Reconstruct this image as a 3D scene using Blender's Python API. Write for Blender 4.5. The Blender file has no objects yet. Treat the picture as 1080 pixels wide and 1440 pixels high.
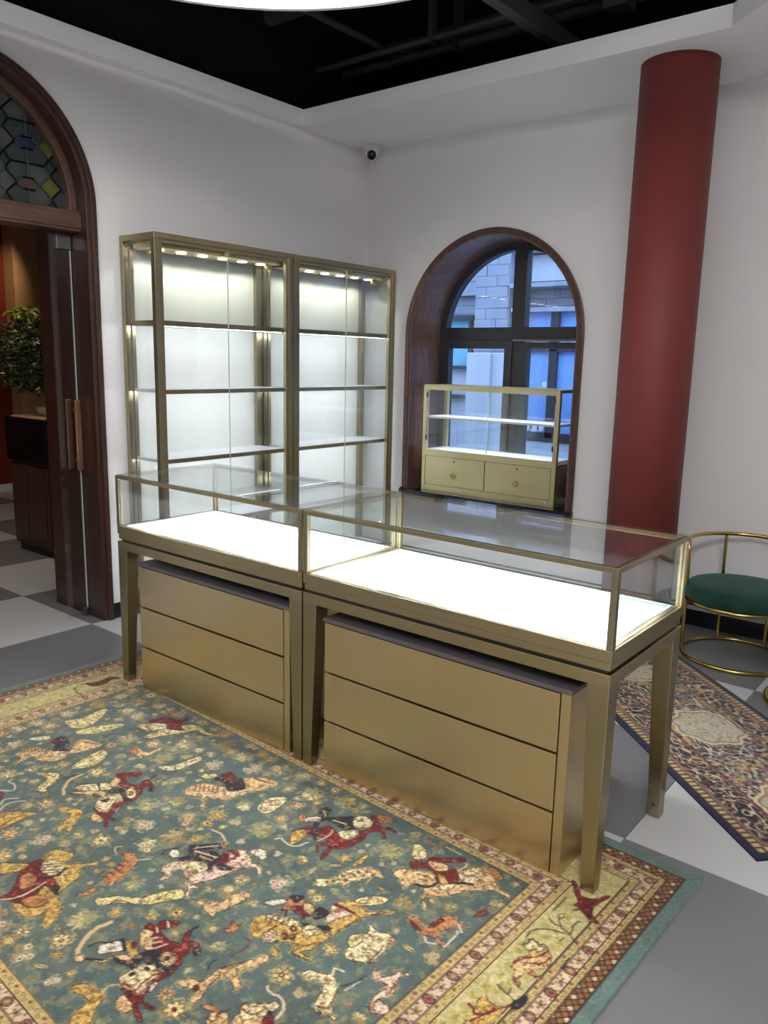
import bpy, bmesh, math, random
import numpy as np
from mathutils import Vector, Matrix

# ------------------------------------------------------------------ camera, world, exposure
S = bpy.context.scene
COL = S.collection
F_PX, YAW, PITCH, ROLL = 1113.76, 0.6755, 0.1893, 0.0224
CAM = Vector((3.8421, -4.5369, 1.4589))
def camera():
    cy, sy, cp, sp = math.cos(YAW), math.sin(YAW), math.cos(PITCH), math.sin(PITCH)
    fwd = Vector((-sy*cp, cy*cp, -sp)); right = Vector((cy, sy, 0)); up = right.cross(fwd)
    cr, sr = math.cos(ROLL), math.sin(ROLL)
    r2 = right*cr + up*sr; u2 = up*cr - right*sr
    cd = bpy.data.cameras.new('camera'); o = bpy.data.objects.new('camera', cd); COL.objects.link(o)
    m = Matrix((r2, u2, -fwd)).transposed().to_4x4(); m.translation = CAM
    o.matrix_world = m
    cd.sensor_fit = 'VERTICAL'; cd.sensor_height = 36.0; cd.lens = 36.0*F_PX/1440.0
    cd.clip_start = 0.05; cd.clip_end = 100
    S.camera = o
camera()
w = bpy.data.worlds.new('overcast_sky'); S.world = w; w.use_nodes = True
bg = w.node_tree.nodes['Background']; bg.inputs[0].default_value = (0.42, 0.60, 1.0, 1); bg.inputs[1].default_value = 3.2
S.view_settings.view_transform = 'Standard'; S.view_settings.look = 'None'
S.view_settings.gamma = 1; S.view_settings.use_curve_mapping = False
S.view_settings.exposure = 0.72
S.cycles.transparent_max_bounces = 40
S.cycles.max_bounces = 10; S.cycles.diffuse_bounces = 5; S.cycles.glossy_bounces = 5
S.cycles.sample_clamp_indirect = 6.0; S.cycles.caustics_reflective = False; S.cycles.caustics_refractive = False

def area(name, loc, rot, sx, sy, power, color, spread=math.pi, disk=False):
    l = bpy.data.lights.new(name, 'AREA'); l.shape = 'DISK' if disk else 'RECTANGLE'; l.size = sx
    if not disk: l.size_y = sy
    l.energy = power; l.color = color; l.spread = spread
    o = bpy.data.objects.new(name, l); COL.objects.link(o); o.location = loc; o.rotation_euler = rot
    return o
def spot(name, loc, target, power, color, deg, blend=.5, rad=.02):
    l = bpy.data.lights.new(name, 'SPOT'); l.energy = power; l.color = color; l.spot_size = math.radians(deg)
    l.spot_blend = blend; l.shadow_soft_size = rad
    o = bpy.data.objects.new(name, l); COL.objects.link(o); o.location = loc
    o.rotation_euler = (Vector(target)-Vector(loc)).to_track_quat('-Z', 'Y').to_euler()
    return o
NEUTRAL = (1, .98, .955)
# unseen fill lights added for the general brightness of the shop
area('rear_fill_light', (5.2, -6.0, 3.3), (0, 0, 0), 2.2, 2.2, 290, NEUTRAL)
area('side_fill_light', (5.2, -2.2, 3.3), (0, 0, 0), 1.6, 1.6, 75, NEUTRAL)
# warm lamps in the adjoining room
spot('red_wall_lamp_light', (-3.6, -.75, 2.75), (-4.5, -.75, 2.1), 20, (1, .70, .40), 60, .8)
spot('plant_lamp_light', (-1.5, -2.5, 2.75), (-2.0, -1.6, .9), 16, (1, .78, .50), 70, .8)
area('adjoining_room_lamp_light', (-2.3, -2.8, 2.8), (0, 0, 0), .5, .5, 5, (1, .78, .52))

# ------------------------------------------------------------------ helpers
def lin(r, g, b):
    f = lambda c: (c/255/12.92) if c/255 <= .04045 else ((c/255+.055)/1.055)**2.4
    return (f(r), f(g), f(b), 1)
class MB:
    def __init__(s): s.v = []; s.f = []; s.sm = []
    def add(s, vs, fs, smooth=False):
        n = len(s.v); s.v += [tuple(p) for p in vs]
        for f in fs: s.f.append(tuple(i+n for i in f)); s.sm.append(smooth)
        return s
    def box(s, x0, y0, z0, x1, y1, z1):
        x0, x1 = min(x0, x1), max(x0, x1); y0, y1 = min(y0, y1), max(y0, y1); z0, z1 = min(z0, z1), max(z0, z1)
        v = [(x0,y0,z0),(x1,y0,z0),(x1,y1,z0),(x0,y1,z0),(x0,y0,z1),(x1,y0,z1),(x1,y1,z1),(x0,y1,z1)]
        return s.add(v, [(0,3,2,1),(4,5,6,7),(0,1,5,4),(1,2,6,5),(2,3,7,6),(3,0,4,7)])
    def frustum(s, b, t, z0, z1):            # b,t = (x0,y0,x1,y1)
        v = [(b[0],b[1],z0),(b[2],b[1],z0),(b[2],b[3],z0),(b[0],b[3],z0),(t[0],t[1],z1),(t[2],t[1],z1),(t[2],t[3],z1),(t[0],t[3],z1)]
        return s.add(v, [(0,3,2,1),(4,5,6,7),(0,1,5,4),(1,2,6,5),(2,3,7,6),(3,0,4,7)])
    def prism(s, poly, fn, a, b, smooth=False):   # poly: list of 2D; fn(u,v,d)->3D ; ccw seen from a
        n = len(poly); v = [fn(u, q, a) for u, q in poly] + [fn(u, q, b) for u, q in poly]
        s.add(v, [tuple(range(n-1,-1,-1)), tuple(range(n, 2*n))])
        k = len(s.v) - 2*n
        for i in range(n):
            j = (i+1) % n; s.f.append((k+i, k+j, k+n+j, k+n+i)); s.sm.append(smooth)
        return s
    def tube(s, path, r, n=10, closed=False, cap=True):
        P = [Vector(p) for p in path]; m = len(P); rings = []
        up = None
        for i in range(m):
            if closed: t = (P[(i+1) % m]-P[i-1]).normalized()
            else: t = (P[min(i+1, m-1)]-P[max(i-1, 0)]).normalized()
            if up is None:
                up = Vector((0,0,1)) if abs(t.z) < .9 else Vector((1,0,0))
            a = (up - t*up.dot(t)).normalized(); up = a; b = t.cross(a)
            rr = r[i] if isinstance(r, (list, tuple)) else r
            rings.append([P[i] + a*(rr*math.cos(2*math.pi*k/n)) + b*(rr*math.sin(2*math.pi*k/n)) for k in range(n)])
        v = [p for R in rings for p in R]; f = []
        for i in range(m if closed else m-1):
            j = (i+1) % m
            for k in range(n):
                l = (k+1) % n; f.append((i*n+k, i*n+l, j*n+l, j*n+k))
        s.add(v, f, True)
        if cap and not closed:
            s.add(rings[0], [tuple(range(n-1,-1,-1))]); s.add(rings[-1], [tuple(range(n))])
        return s
    def lathe(s, prof, c=(0,0,0), n=40, axis='z', cap=True):   # prof: (r,z) bottom to top
        v = []; f = []
        def P(r, z, a):
            x, y = r*math.cos(a), r*math.sin(a)
            if axis == 'z': q = (x, y, z)
            elif axis == 'y': q = (x, z, y)
            else: q = (z, x, y)
            return (q[0]+c[0], q[1]+c[1], q[2]+c[2])
        for r, z in prof: v += [P(max(r, 1e-4), z, 2*math.pi*k/n) for k in range(n)]
        for i in range(len(prof)-1):
            for k in range(n):
                l = (k+1) % n; q = (i*n+k, i*n+l, (i+1)*n+l, (i+1)*n+k)
                f.append(q if axis != 'y' else q[::-1])
        s.add(v, f, True)
        if cap:
            k0 = len(s.v)-len(v)
            a = tuple(range(k0+n-1, k0-1, -1)); b = tuple(range(k0+(len(prof)-1)*n, k0+len(prof)*n))
            if axis == 'y': a, b = a[::-1], b[::-1]
            s.f += [a, b]; s.sm += [False, False]
        return s
    def mesh(s, name):
        me = bpy.data.meshes.new(name); me.from_pydata(s.v, [], s.f)
        me.polygons.foreach_set('use_smooth', s.sm); me.update(); return me
def tag(o, label=None, cat=None, group=None, kind=None):
    for k, q in (('label', label), ('category', cat), ('group', group), ('kind', kind)):
        if q: o[k] = q
    return o
def obj(name, mb, mat, parent=None, bevel=0, label=None, loc=None):
    me = mb.mesh(name) if isinstance(mb, MB) else mb
    if mat is not None and not me.materials: me.materials.append(mat)
    o = bpy.data.objects.new(name, me); COL.objects.link(o)
    if parent is not None: o.parent = parent
    if loc is not None: o.location = loc
    if bevel:
        b = o.modifiers.new('bevel', 'BEVEL'); b.width = bevel; b.segments = 2; b.limit_method = 'ANGLE'; b.angle_limit = math.radians(50)
    if label: o['label'] = label
    return o
def thing(name, loc, label, cat, group=None, rz=0, kind=None):
    o = bpy.data.objects.new(name, None); COL.objects.link(o); o.location = loc; o.rotation_euler = (0, 0, rz)
    o.empty_display_size = .1
    return tag(o, label, cat, group, kind)
def copy_tree(root, loc, label=None, group=None, rz=None):
    def cp(o, par):
        c = o.copy(); COL.objects.link(c); c.parent = par
        for ch in list(o.children): cp(ch, c)
        return c
    r = cp(root, None); r.location = loc
    if rz is not None: r.rotation_euler = (0, 0, rz)
    if label: r['label'] = label
    if group: r['group'] = group
    return r

# ------------------------------------------------------------------ materials
class NT:
    def __init__(s, name):
        s.m = bpy.data.materials.new(name); s.m.use_nodes = True; s.t = s.m.node_tree; s.t.nodes.clear()
        s.out = s.n('ShaderNodeOutputMaterial')
    def n(s, typ, **kw):
        q = s.t.nodes.new(typ)
        for k, val in kw.items():
            if k in q.bl_rna.properties.keys(): setattr(q, k, val)
        return q
    def l(s, a, b): s.t.links.new(a, b)
    def val(s, a, sock):
        if isinstance(a, (int, float)): sock.default_value = a
        else: s.l(a, sock)
    def math(s, op, a, b=0.0, clamp=False):
        q = s.n('ShaderNodeMath', operation=op); q.use_clamp = clamp; s.val(a, q.inputs[0]); s.val(b, q.inputs[1]); return q.outputs[0]
    def coord(s, scale=(1,1,1)):
        c = s.n('ShaderNodeTexCoord'); m = s.n('ShaderNodeMapping'); m.inputs['Scale'].default_value = scale
        s.l(c.outputs['Object'], m.inputs[0]); return m.outputs[0]
    def noise(s, vec, scale, detail=3, rough=.55):
        q = s.n('ShaderNodeTexNoise'); q.inputs['Scale'].default_value = scale; q.inputs['Detail'].default_value = detail
        q.inputs['Roughness'].default_value = rough; s.l(vec, q.inputs['Vector']); return q.outputs['Fac']
    def ramp(s, fac, stops):
        q = s.n('ShaderNodeValToRGB'); e = q.color_ramp.elements
        while len(e) < len(stops): e.new(.5)
        for i, (p, c) in enumerate(stops): e[i].position = p; e[i].color = c
        s.l(fac, q.inputs[0]); return q.outputs[0]
    def pbsdf(s, color, rough=.5, metal=0, spec=.5):
        b = s.n('ShaderNodeBsdfPrincipled')
        if hasattr(color, 'is_linked'): s.l(color, b.inputs['Base Color'])
        else: b.inputs['Base Color'].default_value = color
        s.val(rough, b.inputs['Roughness']); b.inputs['Metallic'].default_value = metal
        b.inputs['Specular IOR Level'].default_value = spec
        s.l(b.outputs[0], s.out.inputs[0]); s.b = b; return b
    def bump(s, h, strength, dist=.002):
        q = s.n('ShaderNodeBump'); q.inputs['Strength'].default_value = strength; q.inputs['Distance'].default_value = dist
        s.l(h, q.inputs['Height']); s.l(q.outputs[0], s.b.inputs['Normal'])
    def remap(s, f, a, b):
        q = s.n('ShaderNodeMapRange'); s.l(f, q.inputs[0]); q.inputs[1].default_value = .3; q.inputs[2].default_value = .7
        q.inputs[3].default_value = a; q.inputs[4].default_value = b; return q.outputs[0]
def mix_cols(c, k): return (c[0]*k, c[1]*k, c[2]*k, 1)
def mat_plain(name, col, rough=.5, metal=0, var=.06, scale=6, bump=0, bscale=60, spec=.5):
    t = NT(name); v = t.coord(); f = t.noise(v, scale)
    t.pbsdf(t.ramp(f, [(.3, mix_cols(col, 1-var)), (.7, mix_cols(col, 1+var))]), rough, metal, spec)
    if bump: t.bump(t.noise(v, bscale, 2), bump)
    return t.m
def mat_brass(name, col, rough=.27, axis=(1, 1, 90), cloud=.09):
    t = NT(name); v = t.coord(axis); streak = t.noise(v, 2.2, 2, .5)
    v2 = t.coord((1, 1, 1)); cl = t.noise(v2, 2.6, 3, .5)
    mixf = t.math('ADD', t.math('MULTIPLY', streak, .3), t.math('MULTIPLY', cl, .7))
    c = t.ramp(mixf, [(.35, mix_cols(col, .95)), (.65, mix_cols(col, 1.04))])
    r = t.math('ADD', t.remap(cl, rough-cloud*.5, rough+cloud*.5), t.math('MULTIPLY', streak, .03))
    t.pbsdf(c, r, 1.0)
    tg = t.n('ShaderNodeTangent', direction_type='RADIAL', axis='Z'); t.l(tg.outputs[0], t.b.inputs['Tangent']); t.b.inputs['Anisotropic'].default_value = .6
    return t.m
def mat_wood(name, c1, c2, axis=(14, 14, 1.2), rough=.38):
    t = NT(name); v = t.coord(axis); f = t.noise(v, 3.0, 6, .62); g = t.noise(v, 12, 3, .6)
    k = t.math('ADD', t.math('MULTIPLY', f, .65), t.math('MULTIPLY', g, .35))
    t.pbsdf(t.ramp(k, [(.32, c1), (.52, mix_cols(tuple((a+b)/2 for a, b in zip(c1, c2)), 1)), (.7, c2)]), rough)
    t.bump(k, .12, .001); return t.m
def mat_glass(name, tint=(.975, .985, .983), f0=.045, rough=0.0):
    t = NT(name); g = t.n('ShaderNodeNewGeometry')
    d = t.n('ShaderNodeVectorMath', operation='DOT_PRODUCT'); t.l(g.outputs['Normal'], d.inputs[0]); t.l(g.outputs['Incoming'], d.inputs[1])
    c = t.math('ABSOLUTE', d.outputs['Value']); k = t.math('POWER', t.math('SUBTRACT', 1.0, c), 5.0)
    fr = t.math('ADD', t.math('MULTIPLY', k, 1-f0), f0, True)
    tr = t.n('ShaderNodeBsdfTransparent'); tr.inputs[0].default_value = tint + (1,)
    gl = t.n('ShaderNodeBsdfGlossy'); gl.inputs['Roughness'].default_value = rough
    mx = t.n('ShaderNodeMixShader'); t.l(fr, mx.inputs[0]); t.l(tr.outputs[0], mx.inputs[1]); t.l(gl.outputs[0], mx.inputs[2])
    t.l(mx.outputs[0], t.out.inputs[0]); return t.m
def mat_emit(name, col, strength):
    t = NT(name); e = t.n('ShaderNodeEmission'); e.inputs[0].default_value = col; e.inputs[1].default_value = strength
    t.l(e.outputs[0], t.out.inputs[0]); return t.m
M = {}
M['wall'] = mat_plain('white_plaster', lin(230, 228, 228), .75, var=.012, scale=2, bump=.06, bscale=140, spec=.25)
M['soffit'] = mat_plain('soffit_paint', lin(243, 242, 243), .8, var=.01, scale=2, spec=.2)
M['black'] = mat_plain('black_plenum_paint', lin(13, 13, 16), .8, var=.1, spec=.2)
M['black_metal'] = mat_plain('dark_steel', lin(52, 52, 58), .5, var=.1)
M['brass'] = mat_brass('brushed_brass', lin(180, 168, 136), .30)
M['brass_h'] = mat_brass('brushed_brass_panels', lin(178, 165, 132), .34, (1, 90, 90), .13)
M['brass_front'] = mat_brass('brushed_brass_fronts', lin(218, 202, 164), .35, (60, 1, .8), .15)
M['brass_tube'] = mat_brass('polished_brass_tube', lin(196, 170, 96), .2, (1, 1, 1), .04)
M['steel_brass'] = mat_brass('champagne_steel', lin(166, 157, 130), .34, (60, 60, 1))
M['gold'] = mat_brass('pale_gold_steel', lin(226, 213, 168), .33, (1, 60, 60))
M['black_lacquer'] = mat_plain('dark_lacquer_top', lin(92, 86, 90), .35, var=.05)
M['white_panel'] = mat_plain('white_acrylic', lin(240, 242, 246), .35, var=.01)
M['back_panel'] = mat_plain('white_back_board', lin(228, 230, 226), .6, var=.02)
M['led'] = mat_emit('led_strip_light', (.93, .97, 1, 1), 6)
M['puck'] = mat_emit('warm_puck_light', (1, .97, .86, 1), 5)
M['lamp'] = mat_emit('lamp_diffuser', (1, .985, .97, 1), 1.5)
M['glass'] = mat_glass('clear_glass')
M['glass_edge'] = mat_plain('green_glass_edge', lin(196, 214, 208), .15, var=.04)
M['win_glass'] = mat_glass('window_glass', (.90, .95, 1.0), .05)
M['walnut'] = mat_wood('dark_walnut', lin(62, 42, 36), lin(104, 76, 64), rough=.27)
M['walnut_daylit'] = mat_wood('walnut_lining_daylit', lin(86, 62, 54), lin(128, 98, 84), rough=.24)  # lighter copy of the walnut, daylight on the window lining put into its colour
M['walnut_red'] = mat_wood('brown_door_timber', lin(50, 31, 26), lin(76, 50, 41), rough=.3)
M['walnut_h'] = mat_wood('brown_transom_timber', lin(72, 50, 40), lin(104, 76, 60), (10, 1.2, 14), .32)
M['anthracite'] = mat_plain('anthracite_window_frame', lin(46, 47, 52), .4, var=.05)
M['alu'] = mat_plain('grey_handle_bar', lin(118, 120, 124), .35, 1)
M['stone_sill'] = mat_plain('black_stone', lin(24, 25, 30), .15, var=.2, scale=30)
M['red'] = mat_plain('oxblood_paint', lin(122, 56, 51), .55, var=.03, scale=5, bump=.05, bscale=90, spec=.3)
M['baseboard'] = mat_plain('black_skirting', lin(22, 22, 30), .3, var=.05)
M['velvet'] = None
M['tile_dark'] = mat_plain('dark_grey_porcelain', lin(120, 120, 122), .34, var=.05, scale=2.2)
M['tile_light'] = mat_plain('light_grey_porcelain', lin(196, 196, 196), .3, var=.03, scale=2.2)
M['grout'] = mat_plain('grey_grout', lin(120, 120, 120), .8)
M['dome_white'] = mat_plain('white_plastic', lin(225, 225, 225), .4)
M['lens'] = mat_plain('black_lens', lin(10, 10, 12), .08)
t = NT('green_velvet'); v = t.coord(); f = t.noise(v, 7, 4)
t.pbsdf(t.ramp(f, [(.35, lin(20, 50, 43)), (.65, lin(34, 72, 62))]), .75, 0, .2); t.b.inputs['Sheen Weight'].default_value = .6
t.b.inputs['Sheen Tint'].default_value = lin(110, 140, 130); t.bump(t.noise(v, 300, 2), .2); M['velvet'] = t.m
M['redwall'] = mat_plain('red_wall_paint', lin(112, 34, 22), .6, var=.05)
M['beigewall'] = mat_plain('beige_wall_paint', lin(190, 160, 128), .7, var=.04)
M['leaf'] = mat_plain('dark_leaf', lin(44, 62, 34), .35, var=.35, scale=14)
M['leaf2'] = mat_plain('fresh_leaf', lin(120, 140, 50), .35, var=.3, scale=14)
M['bark'] = mat_plain('brown_bark', lin(66, 50, 38), .8, var=.2, scale=30)
M['ceramic'] = mat_plain('glazed_pot', lin(150, 140, 120), .3, var=.1)
M['black_top'] = mat_plain('black_gloss', lin(12, 12, 14), .2)

# ------------------------------------------------------------------ room shell
def arch_wall(name, fn, u0, u1, z0, z1, uc, r, zs, zsill, depth, mat, label):
    mb = MB(); N = 48
    def quad(q):
        mb.add([fn(u, z, 0) for u, z in q], [(0,1,2,3)]); mb.add([fn(u, z, depth) for u, z in q], [(3,2,1,0)])
    def strip(a, b): mb.add([fn(*a, 0), fn(*b, 0), fn(*b, depth), fn(*a, depth)], [(0,1,2,3)])
    quad([(u0,z0),(uc-r,z0),(uc-r,z1),(u0,z1)]); quad([(uc+r,z0),(u1,z0),(u1,z1),(uc+r,z1)])
    if zsill > z0: quad([(uc-r,z0),(uc+r,z0),(uc+r,zsill),(uc-r,zsill)]); strip((uc-r,zsill),(uc+r,zsill))
    pts = [(uc-r*math.cos(math.pi*i/N), zs+r*math.sin(math.pi*i/N)) for i in range(N+1)]
    for a, b in zip(pts, pts[1:]): quad([a, b, (b[0],z1), (a[0],z1)]); strip(a, b)
    strip((uc-r,zsill),(uc-r,zs)); strip((uc+r,zs),(uc+r,zsill))
    return tag(obj(name, mb, mat), label, 'wall', kind='structure')
def arch_ring(mb, fn, uc, ri, ro, zs, zb, d0, d1, N=48, zbo=None):
    """arched band between radii ri and ro, from depth d0 to d1"""
    def path(r): return [(uc-r, zb)] + [(uc-r*math.cos(math.pi*i/N), zs+r*math.sin(math.pi*i/N)) for i in range(N+1)] + [(uc+r, zb)]
    a, b = path(ri), path(ro); n = len(a)
    v = [fn(*p, d0) for p in a] + [fn(*p, d0) for p in b] + [fn(*p, d1) for p in a] + [fn(*p, d1) for p in b]
    f = []
    for i in range(n-1):
        f += [(i, n+i, n+i+1, i+1), (2*n+i, 2*n+i+1, 3*n+i+1, 3*n+i), (i, i+1, 2*n+i+1, 2*n+i), (n+i, 3*n+i, 3*n+i+1, n+i+1)]
    f += [(0, 2*n, 3*n, n), (n-1, 2*n-1, 4*n-1, 3*n-1)]
    return mb.add(v, f)
fb = lambda u, z, d: (u, d, z)          # back wall: depth runs along +y
fl = lambda u, z, d: (-d, u, z)         # left wall: depth runs along -x
ZS, ZF = 2.8956, 2.99
W_UC, W_R, W_ZS, W_SILL = 1.049, .669, 1.6325, .549
D_UC, D_R, D_ZS = -2.792, .627, 2.186
arch_wall('wall_back', fb, 0, 7.5, 0, ZF, W_UC, .655, W_ZS, W_SILL-.03, .40, M['wall'], 'white plaster wall with the arched window')
arch_wall('wall_left', fl, -8, .40, 0, ZF, D_UC, .612, D_ZS, 0, .50, M['wall'], 'white plaster wall with the arched timber doorway')
tag(obj('wall_right', MB().box(7.5, -8, 0, 7.6, .4, 3.9), M['wall']), 'white side wall of the shop opposite the doorway', 'wall', kind='structure')
tag(obj('wall_front', MB().box(-.5, -8.1, 0, 7.6, -8, 3.9), M['wall']), 'white wall of the shop facing the arched window', 'wall', kind='structure')
tag(obj('wall_plenum', MB().box(-.5, -8, ZF, 0, .4, 3.9).box(0, 0, ZF, 7.5, .4, 3.9), M['black']), 'black painted wall band above the dropped ceiling edge', 'wall', kind='structure')
tag(obj('ceiling', MB().box(-.5, -8.1, 3.9, 7.6, .4, 4.0), M['black']), 'black open ceiling void above the shop', 'ceiling', kind='structure')
# dropped ceiling edge
mb = MB(); xs, ys = .063, -.716
poly = [(0, 0), (0, -8), (xs, -8), (xs, ys), (2.632, ys), (4.9, -2.9), (4.9, -8), (7.5, -8), (7.5, 0)]
mb.v = []; n = len(poly)
mb.prism(poly, lambda u, q, d: (u, q, d), ZF, ZS)
tag(obj('ceiling_soffit', mb, M['soffit']), 'white dropped ceiling edge framing the black void', 'ceiling', kind='structure')

# floor: grout bed with tiles
fl_o = tag(obj('floor', MB().box(-5, -8.1, -.12, 7.6, .4, -.006), M['grout']), 'floor of large dark and light grey porcelain tiles laid as a checkerboard', 'floor', kind='structure')
TS, TX, TY = .76, 3.04, -2.29
tm = {}
for nm in ('tile_dark', 'tile_light'):
    for key in (0, 1):
        pass
    h = TS/2-.0012
    q = MB().box(-h, -h, -.006, h, h, 0); tm[nm] = q.mesh('tile'); tm[nm].materials.append(M[nm])
for i in range(-11, 6):
    for j in range(-5, 3):
        nm = 'tile_dark' if (i+j) % 2 == 1 else 'tile_light'
        o = bpy.data.objects.new('tile', tm[nm]); COL.objects.link(o); o.parent = fl_o
        o.location = (TX+(i+.5)*TS, TY+(j+.5)*TS, 0)
# skirting
tag(bb_ := obj('baseboard_back', MB().box(0, -.012, 0, 7.5, 0, .092).box(0, -.012, .118, 7.5, 0, .126), M['baseboard']), 'black skirting board along the window wall', 'baseboard', kind='structure')
tag(obj('baseboard_left', MB().box(0, -2.16, 0, .012, -.012, .085), M['baseboard']), 'black skirting board along the doorway wall', 'baseboard', kind='structure')
# dark panels added out of view to give the brass something to mirror
for k, bx in enumerate(((-.0, -5.6, .03, -4.5), (-.0, -7.9, .03, -6.9))):
    tag(obj('reflection_panel', MB().box(bx[0], bx[1], 0, bx[2], bx[3], 2.6), M['walnut_red']), ('added dark panel on the doorway wall behind the viewer, for the brass to reflect', 'second added dark panel on the doorway wall near the shop front, for brass reflections')[k], 'wall panel', kind='structure')
tag(obj('reflection_panel', MB().box(1.2, -8, 0, 2.6, -7.97, 2.6), M['walnut_red']), 'added dark panel on the wall facing the arched window, for the brass to reflect', 'wall panel', kind='structure')
obj('white_strip', MB().box(0, -.010, .092, 7.5, 0, .118), M['dome_white'], bb_, label='white strip set in the black skirting')
# red column
tag(obj('column', MB().lathe([(.1827, 0), (.1827, ZS)], (2.3146, -.4169, 0), 72), M['red']), 'round oxblood red column rising to the ceiling', 'column', kind='structure')

# ---- arched window
win = thing('window_1', (0, 0, 0), 'arched window with walnut surround and anthracite frame looking onto a stone building', 'window', kind='structure')
mb = MB(); arch_ring(mb, fb, W_UC, .632, W_R, W_ZS, W_SILL, -.022, .0)
obj('casing', mb, M['walnut'], win, .003)
mb = MB(); arch_ring(mb, fb, W_UC, .622, .652, W_ZS, W_SILL, -.016, .40)
obj('lining', mb, M['walnut_daylit'], win)
mb = MB(); arch_ring(mb, fb, W_UC, .575, .6225, W_ZS, W_SILL, .335, .40)
fr = obj('window_frame', mb, M['anthracite'], win)
obj('mullion', MB().box(1.022, .33, 1.69, 1.122, .40, 2.25), M['anthracite'], win, .004)
obj('transom', MB().box(.43, .33, 1.61, 1.668, .40, 1.70), M['anthracite'], win, .004)
obj('mullion', MB().box(1.035, .335, W_SILL, 1.06, .40, 1.61), M['anthracite'], win, .003)
def sash(x0, x1, z0, z1, wl, wr, wt, wb):
    s = MB().box(x0, .325, z0, x0+wl, .385, z1).box(x1-wr, .325, z0, x1, .385, z1).box(x0+wl, .325, z1-wt, x1-wr, .385, z1).box(x0+wl, .325, z0, x1-wr, .385, z0+wb)
    o = obj('sash', s, M['anthracite'], win, .003)
    obj('pane', MB().box(x0+wl-.005, .352, z0+wb-.005, x1-wr+.005, .358, z1-wt+.005), M['win_glass'], o)
    return o
sash(.445, 1.035, .575, 1.612, .071, .058, .058, .075)
o = sash(1.06, 1.655, .575, 1.600, .095, .075, .042, .075)
obj('handle_bar', MB().box(1.04, .318, 1.604, 1.655, .335, 1.622), M['alu'], win, .003)
def arch_pane(u_lo, u_hi, zb):
    r = .58; N = 20; pts = []
    for i in range(N+1):
        u = u_lo+(u_hi-u_lo)*i/N; dz = r*r-(u-W_UC)**2
        pts.append((u, W_ZS+math.sqrt(max(dz, 0))))
    poly = [(u_hi, zb), (u_lo, zb)] + [p for p in pts if p[1] > zb+.001]
    return MB().prism(poly, fb, .355, .361)
obj('pane', arch_pane(.478, 1.03, 1.695), M['win_glass'], win)
obj('pane', arch_pane(1.115, 1.62, 1.695), M['win_glass'], win)
obj('sill', MB().box(W_UC-.685, -.035, W_SILL-.03, W_UC+.672, .34, W_SILL+.001), M['stone_sill'], win, .004, label='black polished stone sill')

# ---- arched doorway
door = thing('door_1', (0, 0, 0), 'arched brown timber doorway with a leaded stained glass fanlight', 'doorway', kind='structure')
mb = MB(); arch_ring(mb, fl, D_UC, .597, D_R, D_ZS, 0, -.028, .0)
obj('casing', mb, M['walnut_red'], door, .004)
mb = MB(); arch_ring(mb, fl, D_UC, .575, .602, D_ZS, 0, -.014, .02)
obj('casing', mb, M['walnut_red'], door, .004)
mb = MB(); arch_ring(mb, fl, D_UC, .577, .608, D_ZS, 0, .0, .50)
obj('lining', mb, M['walnut_red'], door)
mb = MB(); arch_ring(mb, fl, D_UC, .537, .578, D_ZS, 2.165, .07, .17)
obj('fanlight_frame', mb, M['walnut_h'], door, .004)
obj('transom', MB().box(-.185, D_UC-.578, 2.068, -.045, D_UC+.578, 2.168).box(-.045, D_UC-.578, 2.082, -.036, D_UC+.578, 2.15), M['walnut_h'], door, .004)
# leaded panes
P_R = .54
GL = {}
for k, c in (('clear', (52, 60, 60)), ('pale', (74, 80, 76)), ('blue', (30, 38, 78)), ('brown', (78, 60, 54)), ('green', (32, 58, 50)), ('teal', (26, 40, 44)), ('olive', (96, 98, 48))):
    t = NT('stained_glass_'+k); v = t.coord(); f = t.noise(v, 9, 3)
    t.pbsdf(t.ramp(f, [(.3, mix_cols(lin(*c), .75)), (.7, mix_cols(lin(*c), 1.25))]), .25); t.b.inputs['Transmission Weight'].default_value = .25
    GL[k] = t.m
def clip_arch(poly):
    def clip(p, inside, inter):
        out = []
        for a, b in zip(p, p[1:]+p[:1]):
            ia, ib = inside(a), inside(b)
            if ia: out.append(a)
            if ia != ib: out.append(inter(a, b, ia))
        return out
    def cut(fn):
        def inter(a, b, ia):
            lo, hi = 0., 1.
            for _ in range(24):
                m = (lo+hi)/2; q = (a[0]+(b[0]-a[0])*m, a[1]+(b[1]-a[1])*m)
                if fn(q) == ia: lo = m
                else: hi = m
            return (a[0]+(b[0]-a[0])*lo, a[1]+(b[1]-a[1])*lo)
        return inter
    f1 = lambda q: q[1] > 2.167
    poly = clip(poly, f1, cut(f1))
    dense = []
    for a, b in zip(poly, poly[1:]+poly[:1]):
        for i in range(4): dense.append((a[0]+(b[0]-a[0])*i/4, a[1]+(b[1]-a[1])*i/4))
    f2 = lambda q: math.hypot(q[0]-D_UC, q[1]-D_ZS) < P_R
    return clip(dense, f2, cut(f2)) if dense else []
GW, GH, GX, GZ = .228, .187, -2.4455, 2.456       # repeat of the leading
ha, hb, da, db = .058, .027, .030, .040
lead = MB(); seen_edges = set()
def lead_bar(a, b):
    n = 6
    for i in range(n):
        p = (a[0]+(b[0]-a[0])*i/n, a[1]+(b[1]-a[1])*i/n); q = (a[0]+(b[0]-a[0])*(i+1)/n, a[1]+(b[1]-a[1])*(i+1)/n)
        if all(z > 2.165 and math.hypot(u-D_UC, z-D_ZS) < P_R+.004 for u, z in (p, q)):
            lead.tube([(-.108, p[0], p[1]), (-.108, q[0], q[1])], .0045, 6)
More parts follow.
